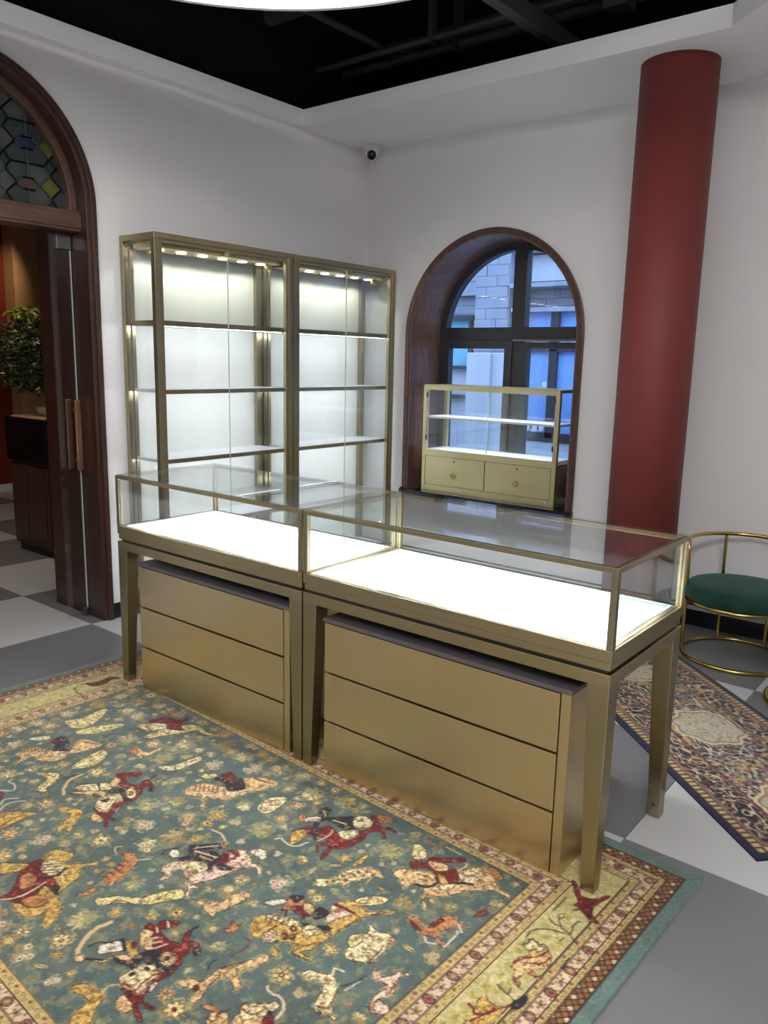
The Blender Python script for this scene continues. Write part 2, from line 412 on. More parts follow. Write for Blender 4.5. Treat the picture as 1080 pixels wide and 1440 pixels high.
def pane(poly, key):
    k0 = (round(sum(p[0] for p in poly), 3), round(sum(p[1] for p in poly), 3), len(poly))
    q = clip_arch(poly)
    if len(q) < 3: return
    ar = abs(sum(a[0]*b[1]-b[0]*a[1] for a, b in zip(q, q[1:]+q[:1])))/2
    if ar < 2e-4: return
    obj('pane', MB().prism(q, fl, .112, .118), GL[key], door)
    for a, b in zip(poly, poly[1:]+poly[:1]):
        e = tuple(sorted([(round(a[0], 3), round(a[1], 3)), (round(b[0], 3), round(b[1], 3))]))
        if e not in seen_edges: seen_edges.add(e); lead_bar(a, b)
for i in range(-4, 3):
    for j in range(-2, 3):
        cx, cz = GX+i*GW, GZ+j*GH
        hexa = [(cx-ha, cz), (cx-.03, cz-hb), (cx+.03, cz-hb), (cx+ha, cz), (cx+.03, cz+hb), (cx-.03, cz+hb)]
        pane(hexa, ('blue', 'brown')[(i+j) % 2] if i % 2 == 0 else ('teal', 'olive')[(i+j) % 2])
        dx, dz = cx+GW/2, cz+GH/2
        pane([(dx-da, dz), (dx, dz-db), (dx+da, dz), (dx, dz+db)], ('teal', 'green')[(i+j) % 2])
        pane([(cx+ha, cz), (dx, cz-GH/2+db), (cx+GW-ha, cz), (dx, dz-db)], ('olive', 'pale')[i % 2])
        for sx in (-1, 1):
            for sz in (-1, 1):
                q = [(cx, cz+sz*hb), (cx+sx*.03, cz+sz*hb), (cx+sx*ha, cz), (cx+sx*GW/2, cz+sz*(GH/2-db)), (cx+sx*(GW/2-da), cz+sz*GH/2), (cx, cz+sz*GH/2)]
                pane(q, ('clear', 'pale')[(i*3+j+sx) % 3 == 0])
obj('leading', lead, M['black_metal'], door)
# glass leaf standing by the jamb
leaf = thing('door_2', (0, 0, 0), 'narrow frameless glass door leaf with a flat copper pull beside the timber jamb', 'door', kind='structure')
obj('pane', MB().box(-.156, -2.338, .012, -.146, -2.224, 2.06), M['glass'], leaf)
obj('glass_edge', MB().box(-.156, -2.2238, .012, -.146, -2.2205, 2.06), M['glass_edge'], leaf)
obj('patch_fitting', MB().box(-.165, -2.30, 1.985, -.137, -2.219, 2.066), M['alu'], leaf, .003)
obj('patch_fitting', MB().box(-.165, -2.245, .004, -.137, -2.219, .05), M['alu'], leaf, .003)
M['copper'] = mat_brass('brushed_copper', lin(178, 140, 112), .35, (60, 60, 1))
hd = obj('handle', MB().box(-.118, -2.262, .835, -.106, -2.228, 1.215), M['copper'], leaf, .003, label='flat copper pull handle')
obj('standoff', MB().box(-.146, -2.255, .88, -.118, -2.235, .90).box(-.146, -2.255, 1.15, -.118, -2.235, 1.17), M['copper'], hd)
obj('handle', MB().box(-.198, -2.268, .835, -.186, -2.234, 1.215), M['copper'], leaf, .003)

# ---- adjoining room seen through the doorway
mb = MB().box(-4.6, -6, 0, -4.5, .4, 3.0)
tag(obj('wall_far', mb, M['redwall']), 'warm red wall at the back of the adjoining room', 'wall', kind='structure')
tag(obj('wall_alcove', MB().box(-4.5, -.44, 0, -4.3, .4, 3.0), M['beigewall']), 'beige wall panel beside the red wall in the adjoining room', 'wall', kind='structure')
tag(obj('wall_partition', MB().box(-4.5, .4, 0, -.5, .5, 3.0).box(-4.6, -6.1, 0, -.5, -6, 3.0), M['beigewall']), 'beige partition wall closing the adjoining room', 'wall', kind='structure')
tag(obj('ceiling_adjoining', MB().box(-4.6, -6.1, 3.0, -.5, .5, 3.05), M['beigewall']), 'plain ceiling of the adjoining room', 'ceiling', kind='structure')
tag(obj('baseboard_far', MB().box(-4.5, -6, 0, -4.485, -.44, .08), M['dome_white']), 'white skirting board below the red wall', 'baseboard', kind='structure')
st = thing('plant_cabinet', (-1.96, -1.72, 0), 'dark timber cabinet with a black block top carrying the bonsai', 'cabinet')
obj('body', MB().box(0, 0, .06, .54, .42, .68), M['walnut_red'], st, .004)
obj('plinth', MB().box(.02, .02, 0, .52, .40, .06), M['black_top'], st)
for k in range(2):
    dd = obj('door', MB().box(.012+k*.262, -.014, .09, .264+k*.262, 0, .66), M['walnut_red'], st, .003)
    obj('panel', MB().box(.05+k*.262, -.02, .13, .226+k*.262, -.014, .62), M['walnut_red'], dd, .004)
obj('top_block', MB().box(-.01, -.03, .68, .55, .43, 1.0), M['black_top'], st, .006)
obj('inlay', MB().box(.03, .0, 1.0, .51, .40, 1.006), M['beigewall'], st)
random.seed(5)
pl = thing('potted_bonsai', (-1.68, -1.55, 1.006), 'dense dark green bonsai in a small glazed pot on the dark cabinet', 'plant')
obj('pot', MB().lathe([(.05, 0), (.085, .02), (.1, .05), (.095, .07), (.08, .07), (.075, .055)], n=28), M['ceramic'], pl)
obj('soil', MB().lathe([(.078, .05), (.06, .06), (.02, .066)], n=20), M['bark'], pl)
tr = MB().tube([(0, 0, .05), (-.03, .01, .14), (-.09, -.01, .26), (-.14, 0, .42), (-.15, .02, .58)], [.022, .02, .017, .012, .006], 9)
br = [(-.09, -.01, .26), (-.11, -.01, .32), (-.14, 0, .42), (-.145, 0, .5)]
tips = []
for k in range(14):
    a = random.uniform(0, 6.28); b = br[k % 4]; l = random.uniform(.18, .36)
    e = (b[0]+l*math.cos(a), b[1]+l*math.sin(a)*.7, b[2]+random.uniform(.02, .24)); tips.append(e)
    tr.tube([b, ((b[0]+e[0])/2, (b[1]+e[1])/2, (b[2]+e[2])/2+.02), e], [.008, .006, .003], 6)
obj('trunk', tr, M['bark'], pl)
def foliage(n, c, rx, ry, rz, seed, size):
    rnd = random.Random(seed); mb = MB()
    for _ in range(n):
        while True:
            p = Vector((rnd.uniform(-1, 1), rnd.uniform(-1, 1), rnd.uniform(-1, 1)))
            if .3 < p.length < 1: break
        p = Vector((c[0]+p.x*rx, c[1]+p.y*ry, c[2]+p.z*rz))
        a = rnd.uniform(0, 6.28); ti = rnd.uniform(-.7, .5); L = size*rnd.uniform(.7, 1.3); Wd = L*.42
        d = Vector((math.cos(a)*math.cos(ti), math.sin(a)*math.cos(ti), math.sin(ti))); sd = d.cross(Vector((rnd.uniform(-.4, .4), rnd.uniform(-.4, .4), 1))).normalized()
        nn = d.cross(sd)*.12*L
        mb.add([p, p+d*L*.4+sd*Wd*.5+nn, p+d*L, p+d*L*.4-sd*Wd*.5+nn, p+d*L*.45-nn], [(0,1,4), (1,2,4), (2,3,4), (3,0,4)])
    return mb
tag(obj('foliage', foliage(1500, (-.14, -.02, .44), .40, .30, .29, 3, .055), M['leaf'], pl), kind='stuff')
tag(obj('fresh_foliage', foliage(120, (-.12, -.05, .72), .20, .16, .05, 8, .06), M['leaf2'], pl), kind='stuff', label='fresh yellow green shoots')

# ---- street outside the arched window
tag(obj('street', MB().box(-8, .45, -.3, 9, 9, -.2), M['grout']), 'grey street surface outside the arched window', 'street', kind='structure')
M['stone'] = mat_plain('grey_ashlar', lin(150, 152, 158), .85, var=.12, scale=3, bump=.3, bscale=25)
M['stone_pale'] = mat_plain('pale_render', lin(186, 190, 192), .85, var=.06, scale=2)
M['shop_blue'] = mat_plain('blue_shop_film', lin(128, 170, 226), .3, var=.10, scale=3)
M['pale_film'] = mat_plain('white_film', lin(214, 226, 240), .4, var=.05)
M['teal_film'] = mat_plain('teal_film', lin(120, 180, 190), .4, var=.08)
FY = 4.0
b = thing('facade', (0, FY, 0), 'grey stone building across the street with a blue shop window', 'building')
obj('wall', MB().box(-6, .1, -.2, 6, .4, 7), M['stone'], b)
obj('pilaster', MB().box(-1.56, -.10, 1.575, -1.09, .1, 7), M['stone'], b)
bm_ = {}
rnd = random.Random(4)
def blocks(x0, x1, z0, z1, bw, bh, y):
    r = 0; z = z0
    while z < z1-.02:
        x = x0-(bw/2 if r % 2 else 0)
        while x < x1-.01:
            a, c = max(x, x0), min(x+bw, x1)
            if c-a > .04:
                key = (round(c-a, 3), bh)
                if key not in bm_:
                    bm_[key] = MB().box(-(c-a)/2+.003, -.014, .003, (c-a)/2-.003, .02, bh-.003).mesh('stone_block'); bm_[key].materials.append(M['stone'])
                o = bpy.data.objects.new('stone_block', bm_[key]); COL.objects.link(o); o.parent = b
                o.location = ((a+c)/2, y+rnd.uniform(-.006, .006), z)
            x += bw
        z += bh; r += 1
blocks(-1.56, -1.09, 1.60, 3.1, .30, .125, -.10)
blocks(-2.7, -1.58, 2.32, 3.1, .34, .125, .10)
blocks(-2.7, -1.58, 2.05, 2.26, .34, .105, .10)
blocks(-1.07, .3, 2.12, 2.30, .36, .09, .10)
obj('ledge', MB().box(-1.07, -.16, 2.32, 3, .1, 2.37), M['stone'], b, .006)
obj('ledge', MB().box(-2.7, -.02, 2.265, -1.60, .1, 2.31), M['stone'], b, .006)
obj('ledge', MB().box(-1.07, -.10, 2.045, 3, .1, 2.10), M['stone'], b, .006)
obj('panel', MB().box(-1.03, .04, 2.40, .8, .1, 2.70), M['stone_pale'], b, .006)
obj('ledge', MB().box(-1.07, -.10, 2.72, 3, .1, 2.78), M['stone'], b, .006)
obj('column_shaft', MB().box(-1.62, -.16, -.2, -1.06, .1, 1.575), M['stone_pale'], b, .01)
obj('column_fluting', MB().box(-1.40, -.19, -.2, -1.26, -.16, 1.575), M['stone_pale'], b, .01)
q = obj('window', MB().box(-2.5, -.02, .2, -1.66, .12, .26).box(-1.70, -.02, .26, -1.66, .12, 2.0).box(-2.5, -.03, 1.97, -1.64, .12, 2.03).box(-2.5, -.02, 1.37, -1.70, .12, 1.41).box(-2.5, -.01, 1.0, -1.70, .12, 1.05), M['anthracite'], b)
obj('pane', MB().box(-2.5, .06, 1.41, -1.70, .09, 1.97), M['teal_film'], q)
obj('pane', MB().box(-2.5, .06, .26, -1.70, .09, 1.37), M['stone_pale'], q)
q = obj('shop_window', MB().box(-.95, -.05, 1.60, 3, .1, 1.68).box(-.56, -.05, .6, -.46, .1, 2.045).box(-.95, -.05, .55, 3, .1, .66).box(-.99, -.05, .55, -.91, .1, 2.045), M['anthracite'], b)
for x0, x1 in ((-.91, -.56), (-.46, .4)):
    obj('pane', MB().box(x0, .0, 1.68, x1, .03, 2.045), M['shop_blue'], q)
    obj('pane', MB().box(x0, .0, .66, x1, .03, 1.60), M['shop_blue'], q)
mb = MB(); rnd = random.Random(9)
for k in range(46):
    x = rnd.uniform(-.9, .38); h = rnd.uniform(.015, .05)
    if -.6 < x < -.44: continue
    mb.lathe([(h*.7, -.004), (h*.7, 0)], (x, -.0005, 1.70+rnd.random()*.03), 10, 'y')
for x, z, r in ((-.62, 1.22, .035), (-.80, .72, .05), (-.72, .70, .06), (-.64, .71, .045)):
    mb.lathe([(r, -.004), (r, 0)], (x, -.0005, z), 16, 'y')
tag(obj('frosting', mb, M['pale_film'], q), kind='stuff')
obj('street_wall', MB().box(-1.06, -.04, -.2, 3, .1, .55), M['stone_pale'], b)

# ---- black ceiling void: beam and pipes
tag(obj('ceiling_beam', MB().box(1.625, -6.5, 3.10, 1.69, 0, 3.19), M['black_metal'], None, .006), 'dark steel strut running across the black ceiling void', 'beam')
for k, (yy, zz, r) in enumerate(((-.52, 3.28, .02), (-.26, 3.32, .03), (-.95, 3.45, .045), (-1.6, 3.5, .03))):
    o = thing('ceiling_pipe', (0, yy, zz), ('thin black pipe nearest below the ceiling edge corner, in the black void', 'black pipe next to the window wall in the black void', 'thick black pipe behind the strut in the black void', 'black pipe crossing the void close to the round lamp')[k], 'pipe')
    obj('tube', MB().tube([(0, 0, 0), (7.5, 0, 0)], r, 12), M['black_metal'], o)
    for x in (.9, 2.3, 4.1): obj('clamp', MB().box(x-.012, -r-.008, -r-.008, x+.012, r+.008, 3.9-zz), M['black_metal'], o)
o = thing('ceiling_pipe', (.45, 0, 3.35), 'long black pipe following the doorway wall in the black void', 'pipe')
obj('tube', MB().tube([(0, -7.5, 0), (0, 0, 0)], .02, 12), M['black_metal'], o)
for y in (-1.2, -2.6, -4.0): obj('clamp', MB().box(-.03, y-.012, -.03, .03, y+.012, .55), M['black_metal'], o)
tag(obj('cable_tray', MB().box(.2, -.12, 3.42, 7.4, 0, 3.44).box(.2, -.12, 3.44, 7.4, -.115, 3.5).box(1.93, -.5, 3.2, 2.05, -.38, 3.9), M['black_metal']), 'black cable tray with drop box above the window wall', 'cable tray')
lamp = thing('ceiling_lamp', (1.98, -2.965, 2.85), 'large round white ceiling lamp hanging below the black void', 'lamp')
obj('diffuser', MB().lathe([(1.15, 0), (1.17, .01)], n=96), M['lamp'], lamp)
obj('rim', MB().lathe([(1.175, .002), (1.175, .10), (1.0, .10)], n=96), M['dome_white'], lamp)
for k in range(4):
    a = math.pi/4+k*math.pi/2
    obj('cable', MB().tube([(.8*math.cos(a), .8*math.sin(a), .1), (.8*math.cos(a), .8*math.sin(a), 1.05)], .003, 6), M['black_metal'], lamp)

# ------------------------------------------------------------------ display counters
LED_C = (.93, .97, 1)
CL, CD, CH = 1.133, .548, .95
def make_counter(zf):
    c = thing('display_counter', (1.951, -2.6215, 0), 'brass framed glass display counter in front of the red column, lit white inside', 'counter', 'glass display counters in a row')
    T, Bm = .064, .04
    for sx in (0, 1):
        for sy in (0, 1):
            tx = (0, T) if sx == 0 else (CL-T, CL); bx = (0, Bm) if sx == 0 else (CL-Bm, CL)
            ty = (0, T) if sy == 0 else (CD-T, CD); by = (0, Bm) if sy == 0 else (CD-Bm, CD)
            z0 = .0085 if sy == 0 else 0
            lg = obj('leg', MB().frustum((bx[0], by[0], bx[1], by[1]), (tx[0], ty[0], tx[1], ty[1]), z0, .622), M['steel_brass'], c, .0025)
            if sx == 1 and sy == 1: obj('screw', MB().lathe([(.006, -.002), (.006, .0)], (CL-.022, CD-Bm-.0005, .045), 12, 'y'), M['black_metal'], lg)
    z0, z1 = .618, .655; r = .05
    ring = lambda m, i, o, za, zb: m.box(o, o, za, CL-o, i, zb).box(o, CD-i, za, CL-o, CD-o, zb).box(o, i, za, i, CD-i, zb).box(CL-i, i, za, CL-o, CD-i, zb)
    obj('apron', ring(MB(), r, 0, z0, z1), M['brass_h'], c, .002)
    obj('shadow_gap', ring(MB(), .05, .014, z1, .664), M['black_metal'], c)
    obj('base_rail', ring(MB(), .04, .004, .664, .688), M['brass_h'], c, .002)
    obj('base_rail', ring(MB(), .026, 0, .688, .722), M['brass_h'], c, .002)
    obj('underside', MB().box(.04, .04, .655, CL-.04, CD-.04, .668), M['black_metal'], c)
    p = .019
    for x in (0, CL-p):
        for y in (0, CD-p):
            obj('post', MB().box(x, y, .722, x+p, y+p, CH-.019), M['steel_brass'] if y == 0 else M['gold'], c, .0015)
    obj('top_rail', ring(MB(), p, 0, CH-.019, CH-.004), M['brass_h'], c, .0015)
    obj('display_panel', MB().box(.026, .026, .700, CL-.026, CD-.026, .712), M['white_panel'], c)
    obj('glass_pane', MB().box(.006, .006, CH-.004, CL-.006, CD-.006, CH+.003), M['glass'], c, label='clear glass top')
    for a in ((p, .006, CL-p, .012), (p, CD-.012, CL-p, CD-.006), (.006, p, .012, CD-p), (CL-.012, p, CL-.006, CD-p)):
        obj('glass_pane', MB().box(a[0], a[1], .722, a[2], a[3], CH-.019), M['glass'], c)
    obj('bead', ring(MB(), .034, .026, .712, .722), M['glass_edge'], c)
    obj('led_strip', MB().box(p, .020, CH-.024, CL-p, .028, CH-.019), M['led'], c)
    for yy, pw in ((.032, 9), (CD-.032, 11)):
        l = area('counter_led', (CL/2, yy, CH-.028), (math.radians(8 if yy < .1 else -8), 0, 0), CL-.08, .008, pw*.40, LED_C, math.radians(150)); l.parent = c
    return c
c1 = make_counter(0)
c2 = copy_tree(c1, (.811, -2.6215, 0), 'brass framed glass display counter nearer the arched doorway, lit white inside')

# ------------------------------------------------------------------ drawer pedestals
def make_pedestal():
    p = thing('drawer_pedestal', (2.045, -2.612, .0085), 'brushed brass three drawer pedestal under the counter nearer the red column', 'drawer unit', 'brass drawer pedestals')
    W, D, H = .93, .33, .556
    obj('carcass', MB().box(0, .012, 0, .012, D, H).box(W-.03, 0, 0, W, D, H).box(.012, D-.012, 0, W-.03, D, H).box(.012, .02, 0, W-.03, D-.012, .02), M['brass_front'], p, .0015)
    obj('void', MB().box(.012, .016, .02, W-.03, .02, H), M['black_top'], p)
    zs = [0, .190, .372, H]
    for k in range(3):
        obj('drawer', MB().box(.003, 0, zs[k]+(.0 if k == 0 else .004), W-.034, .016, zs[k+1]-.004), M['brass_front'], p, .001)
    obj('top', MB().box(-.003, -.003, H, W+.003, D+.003, H+.014), M['black_lacquer'], p, .0015)
    return p
p1 = make_pedestal()
p2 = copy_tree(p1, (.945, -2.612, .0085), 'brushed brass three drawer pedestal under the counter nearer the doorway')

# ------------------------------------------------------------------ tall wall cabinets
KW, KD, KH = .976, .305, 2.0704
def make_cabinet():
    c = thing('display_cabinet', (.006, -2.029, 0), 'tall brass and glass display cabinet next to the arched doorway, shelves lit white', 'cabinet', 'tall lit display cabinets')
    P = .032
    for x in (0, KD-P):
        for y in (0, KW-P):
            o = obj('post', MB().box(x, y, 0, x+P, y+P, KH-.03), M['steel_brass'], c, .002)
    for y in (P, KW-P-.02):
        obj('door_stile', MB().box(KD-.03, y, .13, KD-.006, y+.02, KH-.045), M['steel_brass'], c, .002)
    for y in (P, KW-P-.022):
        obj('inner_post', MB().box(.012, y, .13, .04, y+.022, KH-.045), M['steel_brass'], c, .002)
    obj('top_frame', MB().box(0, 0, KH-.03, KD, KW, KH), M['brass_h'], c, .002)
    obj('door_head', MB().box(KD-.028, P, KH-.045, KD-.008, KW-P, KH-.03), M['steel_brass'], c, .0015)
    obj('plinth', MB().box(.01, P, .0, KD-.012, KW-P, .13), M['brass_h'], c, .002)
    obj('back_panel', MB().box(.004, P, .13, .012, KW-P, KH-.03), M['back_panel'], c)
    cn = obj('canopy', MB().box(.06, .045, KH-.066, KD-.06, KW-.045, KH-.03), M['gold'], c, .003)
    for k in range(6):
        y = .13+k*(KW-.26)/5
        pk = obj('puck_light', MB().lathe([(.026, KH-.070), (.029, KH-.066)], (KD*.5+.01, y, 0), 24), M['puck'], cn)
        s = spot('puck_spot', (KD*.5+.01, y, KH-.08), (KD*.5-.16, y, KH-.62), .75, (.97, 1, .80), 125, .35, .012); s.parent = c
    zz = [(1.612, 1.638, 'gold'), (1.263, 1.279, 'white_panel'), (.890, .906, 'white_panel'), (.52, .536, 'white_panel'), (.13, .146, 'white_panel')]
    for k, (a, b, m) in enumerate(zz):
        s = obj('shelf', MB().box(.014, .034, a, KD-.04, KW-.034, b), M[m], c, 0)
        if k < 4:
            obj('edge_profile', MB().box(KD-.04, .034, a-(.002 if k == 0 else .007), KD-.030, KW-.034, b), M['steel_brass'], s, .001)
            if k == 0: obj('edge_profile', MB().box(.03, .034, a-.002, KD-.04, .044, b).box(.03, KW-.044, a-.002, KD-.04, KW-.034, b), M['steel_brass'], s)
            obj('led_strip', MB().box(KD-.058, .05, a-.004, KD-.048, KW-.05, a), M['led'], s)
            l = area('shelf_led', (KD-.06, KW/2, a-.008), (0, math.radians(66), 0), .010, KW-.12, 0.8 if k == 0 else 0.62, LED_C, math.radians(170)); l.parent = c
    for y in (.004, KW-.010):
        obj('side_pane', MB().box(P, y, .13, KD-P, y+.006, KH-.03), M['glass'], c)
    ym = KW/2
    for a, b_ in ((.054, ym-.001), (ym+.001, KW-.054)):
        d = obj('door', MB().box(KD-.020, a, .135, KD-.014, b_, KH-.047), M['glass'], c)
    obj('door_gap', MB().box(KD-.0205, ym-.0012, .135, KD-.0135, ym+.0012, KH-.047), M['glass_edge'], c)
    obj('lock', MB().box(KD-.026, ym-.012, KH-.060, KD-.008, ym+.012, KH-.045), M['gold'], c, .002)
    for y in (.06, KW-.10):
        obj('bracket_lamp', MB().lathe([(.012, 0), (.016, .04), (.012, .045)], (KD*.55, y, KH-.085), 14, 'y'), M['gold'], c)
    return c
k1 = make_cabinet()
k2 = copy_tree(k1, (.006, -1.043, 0), 'tall brass and glass display cabinet in the room corner, shelves lit white')
k2.scale = (1, 1.012, 1)

# ------------------------------------------------------------------ small cabinet on the window sill
def make_small():
    W, D, H = 1.05, .285, .748
    c = thing('sill_cabinet', (.516, .034, .5505), 'pale gold glass cabinet with two ring pull drawers standing on the window sill', 'cabinet')
    P = .03
    for x in (0, W-P):
        for y in (0, D-P): obj('post', MB().box(x, y, .255 if y else 0, x+P, y+P, H-.03), M['gold'], c, .0015)
    obj('top_frame', MB().box(0, 0, H-.035, W, P, H).box(0, D-P, H-.02, W, D, H).box(0, P, H-.02, P, D-P, H).box(W-P, P, H-.02, W, D-P, H), M['gold'], c, .0015)
    obj('glass_top', MB().box(P, P, H-.012, W-P, D-P, H-.006), M['glass'], c)
    obj('carcass', MB().box(0, P, 0, .012, D, .255).box(W-.012, P, 0, W, D, .255).box(.012, D-.012, 0, W-.012, D, .255).box(P, .006, 0, W-P, D-.012, .045).box(P, 0, .253, W-P, .012, .298).box(P, .0, 0, W-P, .006, .045), M['gold'], c, .001)
    obj('inner_floor', MB().box(.012, .012, .27, W-.012, D-.012, .295), M['white_panel'], c)
    for k in range(2):
        x0 = P+.003+k*(W/2-P); x1 = x0+W/2-P-.006
        d = obj('drawer', MB().box(x0, .001, .048, x1, .014, .250), M['gold'], c, .001)
        xc = (x0+x1)/2
        rp = MB(); rp.tube([(xc+.016*math.cos(a), -.006, .125+.016*math.sin(a)) for a in [2*math.pi*i/20 for i in range(20)]], .0035, 8, True)
        rp.lathe([(.009, -.006), (.009, .001)], (xc, 0, .140), 14, 'y')
        obj('ring_pull', rp, M['brass_tube'], d)
        obj('lock', MB().lathe([(.006, -.003), (.007, .001)], (xc, 0, .225), 14, 'y'), M['alu'], d)
        dz0, dz1 = .300, H-.037
        q = obj('door', MB().box(P+.002+k*(W/2-P), .010, dz0, W/2-.001+k*(W/2-P), .016, dz1), M['glass'], c)
    obj('door_gap', MB().box(W/2-.001, .009, .300, W/2+.001, .017, H-.037), M['glass_edge'], c)
    for x in (P-.004, W-P-.006):
        for z in (.36, .66): obj('hinge', MB().box(x, -.003, z, x+.010, .004, z+.035), M['black_metal'], c, .001)
    s = obj('shelf', MB().box(.012, .024, .515, W-.012, D-.03, .529), M['white_panel'], c)
    obj('led_strip', MB().box(P, .034, H-.026, W-P, .040, H-.021), M['led'], c)
    for x in (.003, W-.009): obj('side_pane', MB().box(x, P, .295, x+.006, D-P, H-.02), M['glass'], c)
    obj('back_pane', MB().box(P, D-.012, .295, W-P, D-.006, H-.02), M['glass'], c)
    for z in (H-.045, .505):
        l = area('sill_cabinet_led', (W/2, .04, z), (math.radians(14), 0, 0), W-.1, .008, 1.2, LED_C, math.radians(150)); l.parent = c
    obj('tag', MB().lathe([(.007, -.002), (.007, .0005)], (W-.06, 0, .03), 14, 'y'), M['dome_white'], c, label='round white sticker')
    return c
make_small()
tag(obj('power_cable', MB().tube([(.372, -.028, .556), (.40, -.02, .557), (.44, .03, .556), (.50, .05, .556), (.515, .12, .556)], .005, 8), M['black_top']), 'black cable lying on the end of the window sill', 'cable')
tag(obj('power_cable', MB().tube([(.87, -2.50, .014), (.905, -2.56, .014), (.925, -2.56, .014), (.930, -2.45, .014), (.93, -2.30, .014)], .0045, 8), M['black_top']), 'black cable on the rug behind the counter leg', 'cable')

# ------------------------------------------------------------------ velvet stools
def make_stool(loc, label, rz, posts=True):
    s = thing('velvet_stool', loc, label, 'stool', 'green velvet stools')
    R = .257; r = .0105
    circ = lambda R, z, n=56: [(R*math.cos(2*math.pi*i/n), R*math.sin(2*math.pi*i/n), z) for i in range(n)]
    obj('base_ring', MB().tube(circ(R, r), r, 10, True), M['brass_tube'], s)
    obj('seat_ring', MB().tube(circ(R, .298), r, 10, True), M['brass_tube'], s)
    prof = [(.20, .298), (.25, .300), (.266, .312), (.270, .335), (.266, .360), (.25, .376), (.20, .384), (.1, .388), (.0, .389)]
    obj('cushion', MB().lathe(prof, n=56, cap=True), M['velvet'], s)
    a0, a1 = math.radians(-24), math.radians(204); zt = .592; path = []
    P0 = Vector((R*math.cos(a1), R*math.sin(a1), 2*r)); path.append(P0); path.append(Vector((P0.x*1.03, P0.y*1.03, zt-.06)))
    for k in range(1, 6):
        t = k/6; a = a1-math.radians(10)*t*t; path.append(Vector((R*1.03*math.cos(a), R*1.03*math.sin(a), zt-.06+.06*math.sin(t*math.pi/2))))
    n = 40
    for k in range(n+1):
        a = a1-math.radians(10)-(a1-a0-math.radians(20))*k/n; path.append(Vector((R*1.04*math.cos(a), R*1.04*math.sin(a), zt)))
    for k in range(5, 0, -1):
        t = k/6; a = a0+math.radians(10)*t*t; path.append(Vector((R*1.03*math.cos(a), R*1.03*math.sin(a), zt-.06+.06*math.sin(t*math.pi/2))))
    P1 = Vector((R*math.cos(a0), R*math.sin(a0), 2*r)); path += [Vector((P1.x*1.03, P1.y*1.03, zt-.06)), P1]
    obj('back_rail', MB().tube(path, r, 10), M['brass_tube'], s)
    for d in (125, 71.4):
        a = math.radians(d); x, y = R*math.cos(a), R*math.sin(a)
        obj('spindle', MB().tube([(x, y, 2*r-.004), (x*1.06, y*1.06, zt)], .0085, 10), M['brass_tube'], s)
    s.rotation_euler = (0, 0, rz); return s
make_stool((2.84, -.38, 0), 'low round green velvet stool on brass rings beside the corner of the lit counter', 0)
s2 = make_stool((3.342, -.756, 0), 'green velvet stool of which only the brass base ring enters the picture', math.radians(-95))

# ------------------------------------------------------------------ dome camera under the soffit
cm = thing('security_camera', (.112, -.10, ZS), 'white dome security camera with black lens under the ceiling edge in the corner', 'camera')
obj('base', MB().lathe([(.045, -.05), (.055, -.035), (.057, 0)], n=32), M['dome_white'], cm)
d = Vector((.55, -.75, -.36)).normalized(); ctr = Vector((.012, -.016, -.058))
eye = MB().lathe([(.002, -.042), (.022, -.036), (.036, -.022), (.042, 0), (.036, .022), (.03, .030)], n=32)
hs = obj('housing', eye, M['dome_white'], cm); hs.location = ctr; hs.rotation_euler = d.to_track_quat('Z', 'Y').to_euler()
ln = obj('lens', MB().lathe([(.033, .022), (.031, .030), (.022, .037), (.002, .041)], n=32), M['lens'], cm); ln.location = ctr; ln.rotation_euler = hs.rotation_euler

